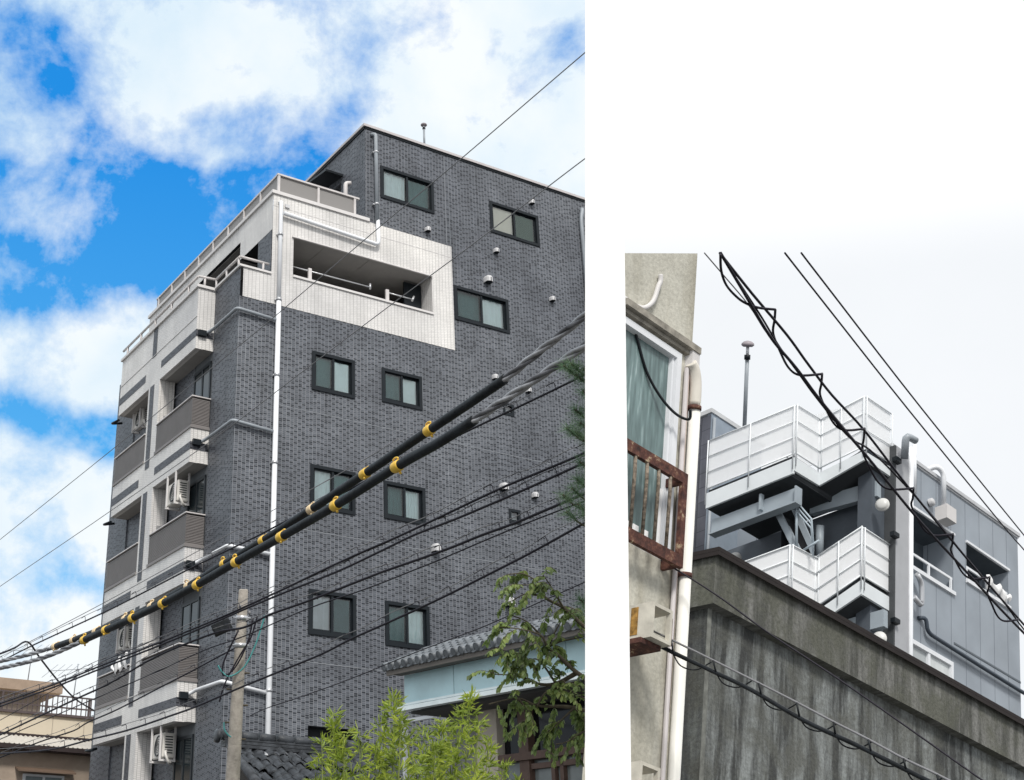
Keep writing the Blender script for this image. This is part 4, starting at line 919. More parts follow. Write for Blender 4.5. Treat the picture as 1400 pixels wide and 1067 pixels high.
# ------------------------------------------------------------------ stained concrete building
CF = Frame(*RV, (984,756), 17)
cb_ = thing('concrete_building', 'stained mossy grey concrete building with dark metal coping along its top', 'building', ground(CF.P(3,1,0)))
def stained(name, base, dark, green, streak):
    m, nt, b = newmat(name); Lk = nt.links.new; tc = N(nt,'ShaderNodeTexCoord'); uv = N(nt,'ShaderNodeUVMap')
    mp = N(nt,'ShaderNodeMapping'); mp.inputs['Scale'].default_value = (2.6,.33,1); Lk(uv.outputs[0], mp.inputs[0])
    n3 = N(nt,'ShaderNodeTexNoise', i_Scale=1.5, i_Detail=9.0, i_Roughness=.68); Lk(mp.outputs[0], n3.inputs[0])
    n1 = N(nt,'ShaderNodeTexNoise', i_Scale=1.3, i_Detail=10.0, i_Roughness=.7, i_Distortion=.5); Lk(uv.outputs[0], n1.inputs[0])
    n2 = N(nt,'ShaderNodeTexNoise', i_Scale=22.0, i_Detail=6.0, i_Roughness=.7); Lk(uv.outputs[0], n2.inputs[0])
    c = mixc(nt, ramp(nt, n3.outputs[0], [(.42,(0,0,0)),(.58,(streak,)*3)]), base+(1,), dark+(1,))
    c = mixc(nt, ramp(nt, n1.outputs[0], [(.45,(0,0,0)),(.6,(.8,.8,.8))]), c, green+(1,))
    c = mixc(nt, 1, c, ramp(nt, n2.outputs[0], [(.3,(.62,.62,.62)),(.5,(1,1,1)),(.7,(1.3,1.3,1.3))]), 'MULTIPLY')
    Lk(c, b.inputs['Base Color']); b.inputs['Roughness'].default_value = .92
    bp = N(nt,'ShaderNodeBump', i_Strength=.5, i_Distance=.015); Lk(n2.outputs[0], bp.inputs['Height']); Lk(bp.outputs[0], b.inputs['Normal']); return m
con1 = stained('stained_concrete', (.25,.268,.264), (.038,.04,.039), (.105,.108,.095), .94)
con2 = stained('mossy_concrete', (.20,.20,.188), (.065,.067,.058), (.10,.103,.08), .9)
zc = -.66
m = MB(CF); m.wall(.0, 9, -7.8, zc, v=.12); m.build('wall', con1, cb_)
m = MB(CF); m.quad((0,.12,-7.8),(.0,1.2,-7.8),(.0,1.2,zc),(.0,.12,zc),'u'); m.quad((0,1.2,-7.8),(3,1.9,-7.8),(3,1.9,zc),(.0,1.2,zc),'u'); m.build('side_wall', stained('side_concrete_dark', (.13,.14,.13), (.035,.037,.04), (.06,.06,.05), .9), cb_)  # side wall mixed from darker tones than the front wall
m = MB(CF); m.box(-.004, .05, .10, .118, -7.8, zc-.01); m.build('corner_edge', plain('pale_edge', (.17,.175,.16), .9, var=.4, scale=8), cb_)  # thin strip down the corner, paler than the side wall
m = MB(CF); m.box(-.10, 9, -.02, .35, zc, -.05); m.box(-.10, .25, .35, 1.2, zc, -.05); m.build('parapet', con2, cb_)
m = MB(CF); m.box(-.16, 9, -.10, .42, -.047, .0); m.box(-.16, .3, .42, 1.2, -.047, 0); m.box(-.16, 9, -.10, -.085, -.10, -.05); m.box(-.16, -.145, -.085, 1.2, -.10, -.05); m.build('coping', plain('brown_coping', (.026,.021,.020), .6), cb_)
m = MB(CF); m.box(.1, 9, .3, 1.2, -.3, -.15); m.build('roof', con2, cb_)
# ------------------------------------------------------------------ metal clad building with the outside stair
G = Frame((3090,1940), (-2400,2000), (1270,-5100), (1217,615), 30)
mc = thing('metal_clad_building', 'grey-blue metal-clad building with white outside stair landings', 'building', ground(G.P(2,1,0)))
def gh(px, py, **k): return G.hit(px, py, **k)
def clad():
    m, nt, b = newmat('metal_cladding'); Lk = nt.links.new; uv = N(nt,'ShaderNodeUVMap')
    br = N(nt,'ShaderNodeTexBrick'); br.offset = 0; Lk(uv.outputs[0], br.inputs[0])
    for k, x in (('Color1',(.275,.312,.355,1)),('Color2',(.305,.342,.385,1)),('Mortar',(.14,.16,.19,1)),('Scale',1.0),('Brick Width',.60),('Row Height',40.0),('Mortar Size',.012),('Mortar Smooth',.4)): br.inputs[k].default_value = x
    n = N(nt,'ShaderNodeTexNoise', i_Scale=.9, i_Detail=6.0); Lk(uv.outputs[0], n.inputs[0])
    c = mixc(nt, 1, br.outputs[0], ramp(nt, n.outputs[0], [(.3,(.86,.86,.86)),(.7,(1.1,1.1,1.1))]), 'MULTIPLY')
    Lk(c, b.inputs['Base Color']); b.inputs['Roughness'].default_value = .42
    bp = N(nt,'ShaderNodeBump', i_Strength=.5, i_Distance=.02); bp.invert = True; Lk(br.outputs[1], bp.inputs['Height']); Lk(bp.outputs[0], b.inputs['Normal']); return m
cl = clad()
O1 = (.62, 2.49, -2.24, -.96, .7); O2 = (3.04, 4.86, -1.76, -.92, .7); O3 = (.60, 2.42, -5.6, -3.78, .12)
ue = 5.33
m = MB(G); m.wall(.3, ue, -10.2, .06, [O1, O2, O3], v=0, depth=.5); m.box(ue-.005, ue-.002, 0, 5, -10.2, .05); m.box(.56, ue-.01, 3, 5, -10.2, .0); m.build('wall', cl, mc)
m = MB(G); m.box(.0, ue+.04, -.05, .25, .063, .14); m.box(.0, ue+.02, -.02, 0, .03, .06); m.build('parapet_cap', plain('cap_silver', (.52,.53,.55), .4), mc)
m = MB(G); m.box(2.5, ue, -.012, 0, -3.34, -3.30); m.build('joint', plain('joint_dark', (.12,.14,.16), .6), mc)
m = MB(G); m.box(0, .52, -.12, .5, -10.2, .058); m.build('pillar', plain('light_grey_pillar', (.40,.41,.43), .5, var=.06), mc)
m = MB(G); m.box(-.02, .03, -.125, .5, -10, .05); m.box(.521, .56, -.02, .1, -10, .05); m.build('pillar_edge', plain('dark_seam', (.07,.075,.08), .6), mc)
for o in (O1, O2):
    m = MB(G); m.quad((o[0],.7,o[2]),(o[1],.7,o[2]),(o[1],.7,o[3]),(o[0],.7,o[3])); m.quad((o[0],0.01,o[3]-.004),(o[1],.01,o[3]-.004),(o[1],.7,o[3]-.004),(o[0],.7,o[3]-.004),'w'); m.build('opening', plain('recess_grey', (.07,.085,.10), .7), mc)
    m = MB(G); m.box(o[0]-.03, o[1]+.03, -.04, .02, o[3], o[3]+.05); m.box(o[0]-.03, o[1]+.03, -.05, .04, o[2]-.06, o[2]+.02)
    m.box(o[0]-.03, o[1], .02, .05, o[2]+.30, o[2]+.35)
    for k in range(3): u = o[0]+.02+(o[1]-o[0]-.1)*k/2; m.box(u, u+.05, .01, .05, o[2]+.02, o[2]+.3)
    m.build('opening_rail', M['white_pipe'], mc)
slide_window(mc, G, O3[:4], 0, 'l', 'cloth', 'white_pipe', 'glass', 'screen', .06, 2, .12) if False else None
fo = MB(G); u0,u1,w0,w1 = O3[:4]; t=.07
fo.box(u0-.02,u1+.02,-.03,.06,w1-t,w1+.02); fo.box(u0-.02,u0+t,-.03,.06,w0,w1-t); fo.box(u1-t,u1+.02,-.03,.06,w0,w1-t); fo.box((u0+u1)/2-.04,(u0+u1)/2+.04,-.015,.05,w0,w1-t)
fo = fo.build('window', M['white_pipe'], mc)
g = MB(G); g.quad((u0+t,.04,w0),((u0+u1)/2,.04,w0),((u0+u1)/2,.04,w1-t),(u0+t,.04,w1-t)); g.build('pane', plain('pane_grey', (.42,.45,.46), .15), fo)
g = MB(G); g.quad(((u0+u1)/2,.03,w0),(u1-t,.03,w0),(u1-t,.03,w1-t),((u0+u1)/2,.03,w1-t)); g.build('pane', plain('pane_pale', (.60,.63,.63), .15), fo)
# laundry / cloth in the second opening
m = MB(); n = 16
def lq(i_, j_):
    x = i_/n; y = j_/5
    return G.P(3.75+1.0*x, -.07-.05*math.sin(math.pi*y)+.025*math.sin(i_*1.9), -1.42-.10*x+.07*math.sin(i_*.8)*(1-y)-(.12+.16*abs(math.sin(i_*.55+1)))*y)
for i in range(n):
    for j in range(5): m.face([lq(i,j), lq(i+1,j), lq(i+1,j+1), lq(i,j+1)], smooth=True)
tag(m.build('laundry', M['cloth']), 'white laundry bundled on the rail of the right wall opening', 'laundry')
# pipes on the cladding
pipe(mc, [at(1236.5,628,29.9), at(1238.5,595,29.9), at(1252,603,30.1)], .08, M['grey_pipe'], 'vent_pipe')
pipe(mc, [G.P(.60,-.12,.25), G.P(.60,-.12,-9)], .058, M['white_pipe'], 'downpipe')
pipe(mc, [G.P(.74,-.12,.45), G.P(.74,-.12,-.72)], .045, M['white_pipe'], 'downpipe')
pipe(mc, [G.P(.66,-.16,-2.98), G.P(.96,-.16,-3.10), G.P(.96,-.16,-2.60), G.P(.78,-.16,-2.46)], .058, M['steel'], 'trap_pipe')
a = gh(1272.5,642.5,v=-.1); c = gh(1289.5,692,v=-.15); top = gh(1285,640,v=-.12)
pipe(mc, [G.P(a[0],.4,a[2]), G.P(a[0]+.25,-.1,top[2]+.02), G.P(c[0],-.16,top[2]-.1), G.P(c[0],-.16,c[2])], .06, M['white_pipe'], 'riser_duct')
b0 = gh(1284,692,v=-.1); b1 = gh(1297,712.6,v=-.1); m = MB(G); m.box(b0[0], b1[0], -.28, 0, b1[2]-.12, b0[2]); m.build('meter_box', M['cap_white'], mc)
q = gh(1270.5, 688, v=0); m = MB(); m.lathe(G.P(q[0],0,q[2]), -G.B, [(0,.09),(.09,.09),(.12,.05),(.12,0)], 14); m.build('vent_hood', M['vent'], mc)
kk = [gh(x, y, v=-.1) for x, y in ((1260.6,843.5),(1266,844.7),(1268,861.8),(1272.8,867.9),(1340,910.5),(1394.6,944.6),(1404,950))]
pipe(mc, [G.P(q_[0], -.1 if i else 0, q_[2]) for i, q_ in enumerate(kk)], .045, plain('slate_pipe', (.06,.075,.095), .45), 'drain_pipe')
m = MB(G)
for px, py in ((1228,630),(1225,732),(1226,850)): q = gh(px, py, v=-.2); m.box(q[0]-.10, q[0]+.10, -.22, -.12, q[2]-.03, q[2]+.06); m.flush('pipe_bracket', M['frame_dark'], mc)
# dark tiled pilaster on the far left and its pale side
pl_ = Frame((3090,1940), (-2400,2000), (1270,-5100), (972,566), 31.5)
m = MB(pl_); m.box(0, .012, -.0, 2.6, -9.8, -.02)
tl = tile('slate_blocks', (.055,.060,.075), (.11,.115,.14), (.045,.048,.06), .02, .25, .6, pv=.62, ph=.34, dark=.5); m.build('dark_block_wall', tl, mc)
m = MB(pl_); m.box(.013, 1.9, -.01, .1, -9.8, 0.02); m.build('end_wall', plain('blue_grey_panel', (.27,.32,.38), .5), mc)
m = MB(pl_); m.box(-.03, 2.0, -.04, .2, .023, .12); m.box(-.03, .2, .2, 2.6, .023, .12); m.build('roof_cap', plain('cap_pale', (.55,.56,.57), .5), mc)
pipe(mc, [pl_.P(.06,-.06,-.1), pl_.P(.06,-.06,-9.7)], .035, M['grey_pipe'], 'downpipe')
# stair: zigzag of landings. vertical lines found on successive planes
u3 = gh(1183,543,v=0)[0]; v2 = gh(1122,575,u=u3)[1]; u1_ = gh(1088,556,v=v2)[0]; v0_ = gh(970,610,u=u1_)[1]
STA = {'P4': (0.0, 0.0), 'P3': (u3, 0.0), 'P2': (u3, v2), 'P1': (u1_, v2), 'P0': (u1_, v0_)}
print('STAIR', {k: (round(a,2), round(b,2)) for k, (a, b) in STA.items()})
def wz(seg, px, py):  # height at a pixel on the plane of one segment
    if seg in ('43', '21'): return gh(px, py, v=0.0 if seg == '43' else v2)[2]
    return gh(px, py, u=u3 if seg == '32' else u1_)[2]
panel_m, nt, b = newmat('translucent_panel')
b.inputs['Base Color'].default_value = (.97,.98,.99,1); b.inputs['Roughness'].default_value = .4
tr_ = N(nt,'ShaderNodeBsdfTransparent'); tl_ = N(nt,'ShaderNodeBsdfTranslucent'); tl_.inputs[0].default_value = (.85,.88,.9,1)
m1 = N(nt,'ShaderNodeMixShader'); m1.inputs[0].default_value = .12; nt.links.new(b.outputs[0], m1.inputs[1]); nt.links.new(tl_.outputs[0], m1.inputs[2])
m2_ = N(nt,'ShaderNodeMixShader'); m2_.inputs[0].default_value = .08; nt.links.new(m1.outputs[0], m2_.inputs[1]); nt.links.new(tr_.outputs[0], m2_.inputs[2]); nt.links.new(m2_.outputs[0], nt.nodes['Material Output'].inputs[0])
panel_u = panel_m.copy(); panel_u.name = 'see_through_panel'
for n_ in panel_u.node_tree.nodes:
    if n_.type == 'MIX_SHADER' and abs(n_.inputs[0].default_value-.08) < 1e-4: n_.inputs[0].default_value = .34
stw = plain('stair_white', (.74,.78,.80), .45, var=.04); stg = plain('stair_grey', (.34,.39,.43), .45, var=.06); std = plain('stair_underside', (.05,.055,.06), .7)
railw = plain('rail_white', (.80,.83,.85), .35, var=.03)
SEGS = {'10': ('P1','P0'), '21': ('P1','P2'), '32': ('P3','P2'), '43': ('P3','P4')}
def segquad(mb, seg, ta, tb, ba, bb, th=.03, out=0.0):
    """ta,tb top heights at the two ends; ba,bb bottom heights"""
    (ua, va), (ub_, vb_) = STA[SEGS[seg][0]], STA[SEGS[seg][1]]
    off = G.A*th if seg in ('10','32') else G.B*th
    o = (G.A*-out if seg in ('10','32') else G.B*-out)
    mb.prism([G.P(ua,va,ba)+o, G.P(ub_,vb_,bb)+o, G.P(ub_,vb_,tb)+o, G.P(ua,va,ta)+o], off)
LEV = [
 {'10': (wz('10',1086,556), wz('10',974,602), wz('10',1084,621.4), wz('10',970,668), wz('10',1087,647), wz('10',968,695)),
  '21': (wz('21',1097,560), wz('21',1122,575), wz('21',1091,622.5), wz('21',1118,640), wz('21',1093,649), wz('21',1120,665)),
  '32': (wz('32',1183,542.6), wz('32',1122,575), wz('32',1181,611), wz('32',1118,642), wz('32',1183,629), wz('32',1120,665)),
  '43': (wz('43',1183,542.6), wz('43',1218,567), wz('43',1181,611), wz('43',1215,632), wz('43',1183,629), wz('43',1215,651))},
 {'10': (wz('10',1078,747), wz('10',1016,770), wz('10',1078,808), wz('10',1016,836), wz('10',1080,835), wz('10',1016,860)),
  '21': (wz('21',1085,747.5), wz('21',1114.6,762.5), wz('21',1085,815), wz('21',1115.7,831.7), wz('21',1085,838), wz('21',1117,855)),
  '32': (wz('32',1178,721), wz('32',1114.6,762.5), wz('32',1177,787), wz('32',1115.7,831), wz('32',1177,813), wz('32',1117,855)),
  '43': (wz('43',1178,721), wz('43',1213,744), wz('43',1177,787), wz('43',1212,808.6), wz('43',1177,813), wz('43',1210,833))}]
for lv, S in enumerate(LEV):
    pm, fm, rm = MB(G), MB(G), MB(G)
    for sg, (ta, tb_, ba, bb, ka, kb) in S.items():
        segquad(pm, sg, ta, tb_, ba, bb, .012)
        segquad(fm, sg, ba-.10, bb-.10, ka, kb, .05, .02)
        for f in (0, .33, .66, 1):
            A0 = ta+(ba-ta)*f; B0 = tb_+(bb-tb_)*f
            (ua, va), (ub_, vb_) = STA[SEGS[sg][0]], STA[SEGS[sg][1]]
            o = (G.A if sg in ('10','32') else G.B)*-.02
            rm.tube([G.P(ua,va,A0)+o, G.P(ub_,vb_,B0)+o], .015 if f in (0,1) else .011, 6)
        n = {'10': 2, '21': 1, '32': 2, '43': 1}[sg]
        for k in range(n+1):
            f = k/n; (ua, va), (ub_, vb_) = STA[SEGS[sg][0]], STA[SEGS[sg][1]]
            u, v = ua+(ub_-ua)*f, va+(vb_-va)*f
            o = (G.A if sg in ('10','32') else G.B)*-.045
            rm.tube([G.P(u,v,ta+(tb_-ta)*f)+o, G.P(u,v,ka+(kb-ka)*f+.08)+o], .014, 6)
    lo = fm.build('stair_landing', stw, mc); pm.build('guard_panel', panel_u if lv == 0 else panel_m, lo); rm.build('guard_rail', railw, lo)
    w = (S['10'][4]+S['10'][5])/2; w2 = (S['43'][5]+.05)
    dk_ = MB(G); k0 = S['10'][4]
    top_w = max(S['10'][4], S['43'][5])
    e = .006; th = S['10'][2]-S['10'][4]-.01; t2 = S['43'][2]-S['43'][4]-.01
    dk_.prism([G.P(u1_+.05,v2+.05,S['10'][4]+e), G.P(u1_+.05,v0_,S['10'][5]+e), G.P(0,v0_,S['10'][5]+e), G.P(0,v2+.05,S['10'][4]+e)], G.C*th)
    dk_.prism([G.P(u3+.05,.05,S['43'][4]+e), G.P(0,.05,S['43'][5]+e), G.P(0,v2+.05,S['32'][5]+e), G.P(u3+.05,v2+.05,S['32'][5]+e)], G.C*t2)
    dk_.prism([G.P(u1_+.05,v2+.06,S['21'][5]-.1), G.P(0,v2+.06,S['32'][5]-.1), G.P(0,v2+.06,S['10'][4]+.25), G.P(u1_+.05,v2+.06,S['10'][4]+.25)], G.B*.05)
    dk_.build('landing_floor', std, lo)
# beams under the landings
bm_ = MB(G); b0 = wz('10',974,703); b1 = wz('10',972,724); c0 = wz('10',1090,658); c1 = wz('10',1094,678)
bm_.prism([G.P(u1_+.2,v2+.05,c1), G.P(u1_+.2,v0_,b1), G.P(u1_+.2,v0_,b0), G.P(u1_+.2,v2+.05,c0)], G.A*.12)
bm_.prism([G.P(u1_+.12,v2+.02,c1), G.P(u1_+.34,v2+.02,c1), G.P(u1_+.34,v2+.02,c0), G.P(u1_+.12,v2+.02,c0)], G.B*.03)
bm_.prism([G.P(u1_+.12,v2+.02,c1-.02), G.P(u1_+.12,v0_,b1-.02), G.P(u1_+.34,v0_,b1-.02), G.P(u1_+.34,v2+.02,c1-.02)], G.C*.03)
for px in (1036,):
    v = gh(px, 690, u=u1_)[1]; bm_.prism([G.P(u1_+.1,v,c1+.1), G.P(u1_+.2,v,c1+.1), G.P(u1_+.2,v,c0+.1), G.P(u1_+.1,v,c0+.1)], G.B*.05)
bm_.build('beam', stg, mc)
b2 = MB(G); us = u3+.55; q0 = gh(1199,657,u=us); q1 = gh(1199,678,u=us); q2 = gh(1107,684,u=us); q3 = gh(1107,703,u=us)
b2.prism([G.P(us,q1[1],q1[2]), G.P(us,q3[1],q3[2]), G.P(us,q2[1],q2[2]), G.P(us,q0[1],q0[2])], G.A*.15); b2.flush('beam', stg, mc)
us = u3+.45; q0 = gh(1208,833,u=us); q1 = gh(1208,856,u=us); q2 = gh(1140,852,u=us); q3 = gh(1140,874,u=us)
b2.prism([G.P(us,q1[1],q1[2]), G.P(us,q3[1],q3[2]), G.P(us,q2[1],q2[2]), G.P(us,q0[1],q0[2])], G.A*.15)
b2.build('beam', stg, mc)
# recess walls behind the stair
m = MB(G); m.quad((.02,.4,-10),(.02,v0_+1,-10),(.02,v0_+1,.0-.9),(.02,.4,-.9),'u')
m.build('stair_wall', plain('stair_wall_grey', (.13,.15,.175), .7), mc)
m = MB(G); m.quad((.0,v0_*.55,-10),(-1.2,v0_*.55,-10),(-1.2,v0_*.55,-1.3),(.0,v0_*.55,-1.3),'v'); m.build('inner_wall', M['dark_in'], mc)
m = MB(G); m.box(-.5, -.03, .10, .42, -10, -.1); m.build('stair_pier', plain('pier_slate', (.09,.105,.125), .6), mc)
# flight of steps between the landings
def P_(px, py, u): q = gh(px, py, u=u); return G.P(q[0], q[1], q[2])
fl = MB(G)
for (a, b, u) in (((1058,701),(1081,747),u1_+.5), ((1078,688),(1110,760),u1_+.9)):
    A0, B0 = P_(*a, u), P_(*b, u); fl.prism([A0, B0, B0+G.C*.28, A0+G.C*.28], G.A*.06)
A0, B0 = P_(1058,701,u1_+.5), P_(1081,747,u1_+.5)
for k in range(9): c = A0.lerp(B0, (k+.5)/9); fl.prism([c, c+(B0-A0)*.10*Vector((1,1,0)).length/1.414, c+(B0-A0)*.1+G.A*.42, c+G.A*.42], G.C*.03)
fo = fl.build('stair_flight', stg, mc)
fl = MB(G)
for f in (0, .33, .66): fl.tube([P_(1078,690,u1_+.45)+G.C*(.25-.3*f), P_(1109,726,u1_+.45)+G.C*(.25-.3*f), P_(1112,764,u1_+.45)+G.C*(.25-.3*f)], .02, 6)
fl.tube([P_(1089,682,u1_+.45), P_(1089,752,u1_+.45)], .03, 6); fl.tube([P_(1099,752,u1_+.45), P_(1120,739,u1_+.45)], .025, 6)
fl.build('handrail', plain('rail_steel', (.40,.47,.52), .4), fo)
m = MB(); m.tube([P_(1121,719,u3+.6), P_(1120,765,u3+.6)], .09, 10); m.build('stair_post', stg, mc)
# inner guard of the top landing (lattice seen through the panels)
m = MB()
ui = u1_+1.0
for px in (1070,1077,1086,1100,1110): m.tube([P_(px, 590, ui), P_(px-1, 626, ui)], .022, 6)
for y in (592, 603, 614): m.tube([P_(1070, y+8, ui), P_(1112, y-8, ui)], .02, 6)
m.build('inner_guard', railw, mc)
m = MB(G); ui = u1_+2.2; q = [gh(968,605,u=ui), gh(1085,640,u=ui)]
m.prism([G.P(ui,v2+.1,q[1][2]-.1), G.P(ui,v0_,q[1][2]-.1), G.P(ui,v0_,q[1][2]+1.2), G.P(ui,v2+.1,q[1][2]+.95)], G.A*.012); m.build('rear_guard_panel', panel_u, mc)
# bulkhead lamps
lampm = plain('lamp_cover', (.60,.60,.58), .35, var=.08)
for px, py, ff in ((1206.5,690.5,dict(u=-.56)),(1005,764,dict(u=u1_+1.2)),(1202.5,873.5,dict(u=-.56))):
    q = G.hit(px, py, **ff); m = MB(); m.lathe(G.P(*q), -G.A*.75-G.B*.25, [(-.02,.0),(-.02,.145),(.02,.15),(.02,.135),(.05,.13),(.075,.10),(.09,.05),(.093,0)], 22); m.build('round_lamp', lampm, mc)
antenna(at(1017.5,592,33), at(1023,457,33), .05, 'tall thin pole with mushroom dome rising behind the white stair landing', 'mushroom shaped antennas')
# overhead wires, right view
def rw(label, pts, d0, d1, r, mat='wire'):
    return cable(label, pts, (pts[0][0], d0), (pts[-1][0], d1), r, mat, 'wire', None, 'overhead wires of the right-hand view', 'wire')
rw('straight wire, lower of the two crossing the white sky', [(1073,346),(1130,418.7),(1241.6,560),(1369.5,716.8),(1400,752),(1430,787)], 14, 24, .010)
rw('straight wire, uppermost of the two crossing the white sky', [(1095.4,346),(1130,391),(1261,560),(1400,732),(1430,768)], 14, 24, .010)
B1 = [(984,346),(1028.5,402),(1075.7,458),(1104,497),(1137,540),(1182,589),(1240,664),(1302,740),(1351,798.5),(1400,854.5),(1430,888)]
B2 = [(985,346),(1018,401.7),(1033.7,429),(1057,466),(1089,504),(1115.7,540),(1150,583),(1190,630),(1235,686),(1272,729),(1324,785),(1367,832),(1400,866),(1430,897)]
B3 = [(984,346),(1006,380),(1040,432),(1066,475),(1090,508),(1117,545),(1160,597),(1190,616),(1237,663),(1283,715),(1322,764),(1368,818),(1400,861),(1430,893)]
B4 = [(963,346),(987,374),(1024,418),(1050,458),(1090,507),(1140,568),(1190,628)]
rw('upper black wire of the twisted bundle', B1, 12, 19, .013)
rw('lower black wire of the twisted bundle', B2, 12, 19, .015)
rw('middle black wire of the twisted bundle', B3, 12.05, 19.1, .010)
rw('thin pale wire beside the twisted bundle', B4, 12, 15, .006, 'wire_grey')
nodes = [(985,348),(1060,423.5),(1124,511),(1182,586),(1249,667),(1303,730),(1353,789),(1392,847)]
tw = thing('binding_cable', 'looping black tie cable hung along the twisted bundle', 'cable', at(1182,586,15))
for i, (x, y) in enumerate(nodes[:-1]):
    x2, y2 = nodes[i+1]; dd = dep(x, (984,11.95), (1430,18.9)); d2 = dep(x2, (984,11.95), (1430,18.9)); dx = x2-x; dy = y2-y
    if i == 0: pp = [(x,y),(x+1,y+22),(x+8,y+42),(x+22,y+58),(x+35,y+67),(x+52,y+73),(x2,y2)]
    else: pp = [(x,y),(x-1,y+14),(x-3,y+.32*dy+4),(x+.08*dx,y+.55*dy+6),(x+.28*dx,y+.86*dy+4),(x+.52*dx,y+.99*dy+3),(x2-4,y2+1),(x2,y2)]
    m = MB(); m.tube(smooth_path([at(a, b, dd+(d2-dd)*k/len(pp)) for k, (a, b) in enumerate(pp)], 5), .012, 6); m.build('cable_loop', M['wire'], tw)
# ladder-hung cable low in the right view
lc = thing('hung_cable', 'black cable hung by hooks from a grey messenger wire before the concrete wall', 'cable', at(1050,950,9))
ca = ((855, 9.3), (1300, 8.0))
low = path([(840,852),(860,862),(923,893.8),(974,918),(1028,944),(1100,985.8),(1171,1019),(1267,1067),(1320,1094)], *ca)
upp = path([(840,838),(860,847.7),(918,875),(975,903),(1037,934),(1090,961),(1139.4,987),(1187,1011),(1235,1037),(1281,1058.9),(1320,1079)], *ca)
m = MB(); m.tube(low, .014, 8); m.build('conductor', M['rubber'], lc); m = MB(); m.tube(upp, .007, 6); m.build('messenger_wire', M['wire_grey'], lc)
m = MB()
hk = [(918,876,921,896),(975,903,979,920),(1037,934,1041,951),(1089,960.6,1093,980),(1139.4,987,1142,1004),(1187,1011,1191,1028),(1235,1037,1239,1053),(1281,1059,1285,1076)]
for i, (x, y, x2, y2) in enumerate(hk):
    d_ = dep(x, *ca); m.tube([at(x, y, d_-.02), at(x2, y2, d_-.02)], .006, 6)
    m.tube(smooth_path([at(x2, y2, d_-.02), at(x2+8, y2+13, d_-.03), at(x2+20, y2+19, d_-.03), at(x2+34, y2+19, d_-.03), at(x2+52, y2+9, d_-.04)], 5), .005, 5); m.flush('hook', M['rubber'], lc)
rw('thin wire running diagonally across the concrete wall', [(860,742),(893,760),(976.6,811.8),(1045.6,862),(1100,898),(1171,945.7),(1343,1067),(1380,1092)], 9.6, 9.0, .006)
# ------------------------------------------------------------------ ground
m = MB(); m.face([(-600,-600,0),(600,-600,0),(600,900,0),(-600,900,0)], [(-600,-600),(600,-600),(600,900),(-600,900)])
tag(m.build('ground', plain('asphalt', (.12,.12,.118), .95, var=.2, scale=.8)), kind='structure')
# ------------------------------------------------------------------ world, sun, camera
wd = bpy.data.worlds.new('World'); SC.world = wd; wd.use_nodes = True; nt = wd.node_tree; Lk = nt.links.new
bg = nt.nodes['Background']; bg.inputs[1].default_value = 1.0
SUN_EL, SUN_AZ = math.radians(48), math.radians(168)   # azimuth clockwise from +Y
sky = N(nt,'ShaderNodeTexSky'); sky.sky_type = 'NISHITA'; sky.sun_disc = False; sky.sun_elevation = SUN_EL; sky.sun_rotation = SUN_AZ
sk = N(nt,'ShaderNodeVectorMath', operation='SCALE'); sk.inputs['Scale'].default_value = .10; Lk(sky.outputs[0], sk.inputs[0])
hs = N(nt,'ShaderNodeHueSaturation'); hs.inputs['Saturation'].default_value = 1.35; hs.inputs['Value'].default_value = 1.3; Lk(sk.outputs[0], hs.inputs['Color'])
tc = N(nt,'ShaderNodeTexCoord'); DIR = tc.outputs['Generated']
sx = N(nt,'ShaderNodeSeparateXYZ'); Lk(DIR, sx.inputs[0])
def mth(op, a, b=None, c=None, clamp=False):
    n = N(nt,'ShaderNodeMath', operation=op); n.use_clamp = clamp
    for i, x in enumerate((a, b, c)):
        if x is None: continue
        if hasattr(x, 'is_linked'): Lk(x, n.inputs[i])
        else: n.inputs[i].default_value = x
    return n.outputs[0]
AZ = mth('ARCTAN2', sx.outputs[0], sx.outputs[1]); EL = mth('ARCSINE', sx.outputs[2])
def ae(px, py): d = D(px, py); return math.atan2(d.x, d.y), math.asin(d.z)
# patches of clear blue: centre px, size px (x,y), rotation deg, weight
holes_ = [(90,270,120,55,15,1.1),(260,285,125,48,-12,1.15),(180,330,170,50,0,.9),(60,120,38,75,-15,1.0),(30,45,60,28,20,.5),(130,190,60,32,20,.6),(300,165,55,20,-30,.55),(340,90,45,14,-25,.35),(395,240,60,26,-25,.6),(60,575,75,24,8,1.0),(150,600,36,28,-40,.9),(15,640,40,14,0,.3),(120,800,60,18,0,.45),(30,420,45,30,0,.4),(455,165,38,18,-30,.5),(20,230,50,30,0,.6),(560,35,50,14,-30,.22),(785,70,30,26,0,.45),(640,170,40,22,0,.3),(90,410,60,28,0,.25)]
fld = None
for px, py, sx_, sy_, rot, wgt in holes_:
    a0, e0 = ae(px, py); ce = math.cos(e0); a = math.radians(rot)
    dx = mth('MULTIPLY', mth('SUBTRACT', AZ, a0), ce*F_/1.06); dy = mth('MULTIPLY', mth('SUBTRACT', EL, e0), -F_/1.06)
    u = mth('MULTIPLY_ADD', dx, math.cos(a)/sx_, mth('MULTIPLY', dy, math.sin(a)/sx_)); v = mth('MULTIPLY_ADD', dx, -math.sin(a)/sy_, mth('MULTIPLY', dy, math.cos(a)/sy_))
    r2 = mth('MULTIPLY_ADD', u, u, mth('MULTIPLY', v, v)); g = mth('MULTIPLY', mth('EXPONENT', mth('MULTIPLY', r2, -.6)), wgt)
    fld = g if fld is None else mth('ADD', fld, g)
nz = N(nt,'ShaderNodeTexNoise', i_Scale=11.0, i_Detail=14.0, i_Roughness=.62, i_Distortion=.12); Lk(DIR, nz.inputs[0])
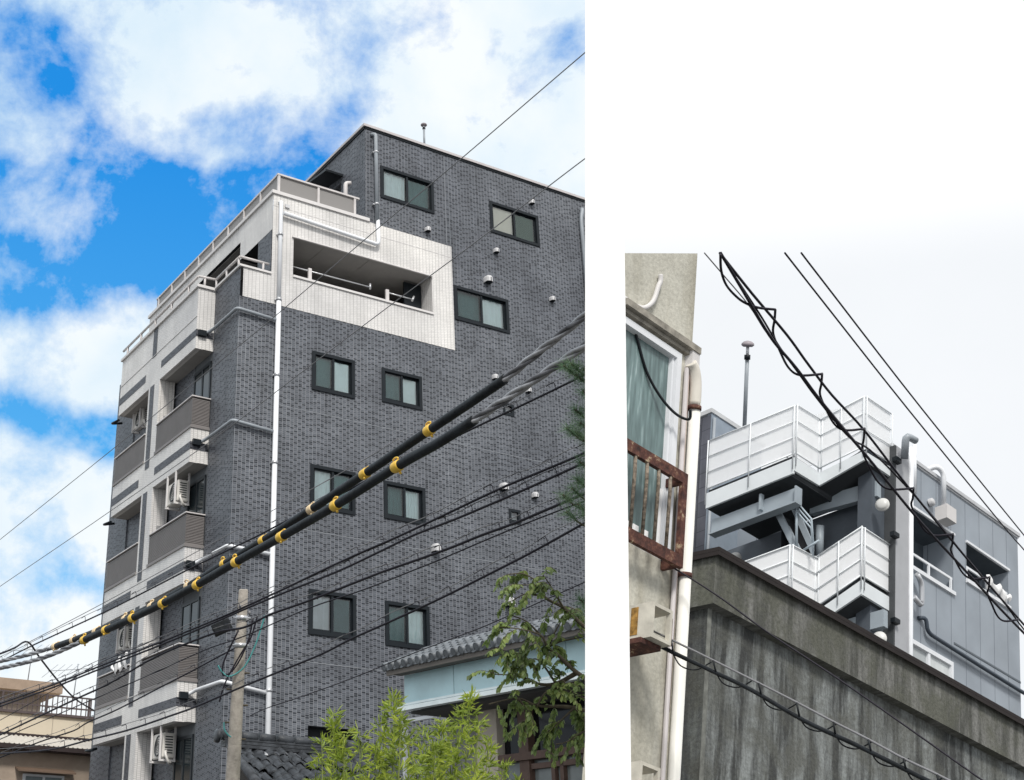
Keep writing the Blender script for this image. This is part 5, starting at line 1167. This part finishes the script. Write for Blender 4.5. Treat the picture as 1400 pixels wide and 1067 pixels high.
nz2 = N(nt,'ShaderNodeTexNoise', i_Scale=3.5, i_Detail=6.0, i_Roughness=.6); Lk(DIR, nz2.inputs[0])
val = mth('ADD', mth('MULTIPLY', mth('MINIMUM', fld, .98), .92), mth('MULTIPLY', mth('SUBTRACT', nz.outputs[0], .5), -3.4))
val = mth('ADD', val, mth('MULTIPLY', mth('SUBTRACT', nz2.outputs[0], .5), -.5))
cr1 = nt.nodes.new('ShaderNodeValToRGB'); e = cr1.color_ramp.elements; e[0].position = .12; e[0].color = (0,0,0,1); e[1].position = .95; e[1].color = (1,1,1,1); Lk(val, cr1.inputs[0])
n4 = N(nt,'ShaderNodeTexNoise', i_Scale=6.0, i_Detail=8.0, i_Roughness=.55); Lk(DIR, n4.inputs[0])
ccol = ramp(nt, n4.outputs[0], [(.35,(.60,.76,.89)),(.5,(.75,.85,.92)),(.64,(.88,.92,.94))])
elr = N(nt,'ShaderNodeMapRange'); Lk(EL, elr.inputs[0]); elr.inputs[1].default_value = ae(100,800)[1]; elr.inputs[2].default_value = ae(100,150)[1]
blue = mixc(nt, .72, hs.outputs[0], mixc(nt, elr.outputs[0], (.10,.50,.93,1), (.004,.29,.86,1)))
left = mixc(nt, cr1.outputs[0], ccol, blue)
# the bright overcast half of the sky begins behind the added white pillar
bd = D(830, 700); nrm = Vector((bd.y, -bd.x, 0)).normalized()
vd_ = N(nt,'ShaderNodeVectorMath', operation='DOT_PRODUCT'); Lk(DIR, vd_.inputs[0]); vd_.inputs[1].default_value = nrm
st = N(nt,'ShaderNodeMapRange'); st.interpolation_type = 'SMOOTHSTEP'; Lk(vd_.outputs['Value'], st.inputs[0]); st.inputs[1].default_value = -.012; st.inputs[2].default_value = .012
bk2 = N(nt,'ShaderNodeMapRange'); Lk(sx.outputs[1], bk2.inputs[0]); bk2.inputs[1].default_value = .25; bk2.inputs[2].default_value = .0
fac = mth('MAXIMUM', st.outputs[0], bk2.outputs[0])
e347 = ae(1130, 347)[1]
mr = N(nt,'ShaderNodeMapRange'); mr.interpolation_type = 'SMOOTHSTEP'; Lk(EL, mr.inputs[0]); mr.inputs[1].default_value = e347-.02; mr.inputs[2].default_value = e347+.05
over = mixc(nt, mr.outputs[0], mixc(nt, n4.outputs[0], (.80,.83,.86,1), (.88,.90,.93,1)), (.97,.98,1.0,1))
Lk(mixc(nt, fac, left, over), bg.inputs[0])
sl = bpy.data.lights.new('sun', 'SUN'); sl.energy = 2.6; sl.angle = math.radians(11); sl.color = (1.0,.965,.91)
so_ = bpy.data.objects.new('sun', sl); COL.objects.link(so_)
sd = Vector((math.sin(SUN_AZ)*math.cos(SUN_EL), math.cos(SUN_AZ)*math.cos(SUN_EL), math.sin(SUN_EL)))
so_.rotation_euler = sd.to_track_quat('Z', 'Y').to_euler(); so_.location = sd*60
cam = bpy.data.cameras.new('camera'); co = bpy.data.objects.new('camera', cam); COL.objects.link(co)
cam.sensor_fit = 'HORIZONTAL'; cam.sensor_width = 36; cam.lens = 36*F_/1400; cam.clip_end = 3000; cam.clip_start = .1
mw = RW2.to_4x4(); mw.translation = CAM; co.matrix_world = mw; SC.camera = co
SC.view_settings.view_transform = 'Standard'; SC.view_settings.look = 'None'; SC.view_settings.exposure = .12; SC.view_settings.gamma = 1
SC.cycles.max_bounces = 8; SC.cycles.transparent_max_bounces = 12
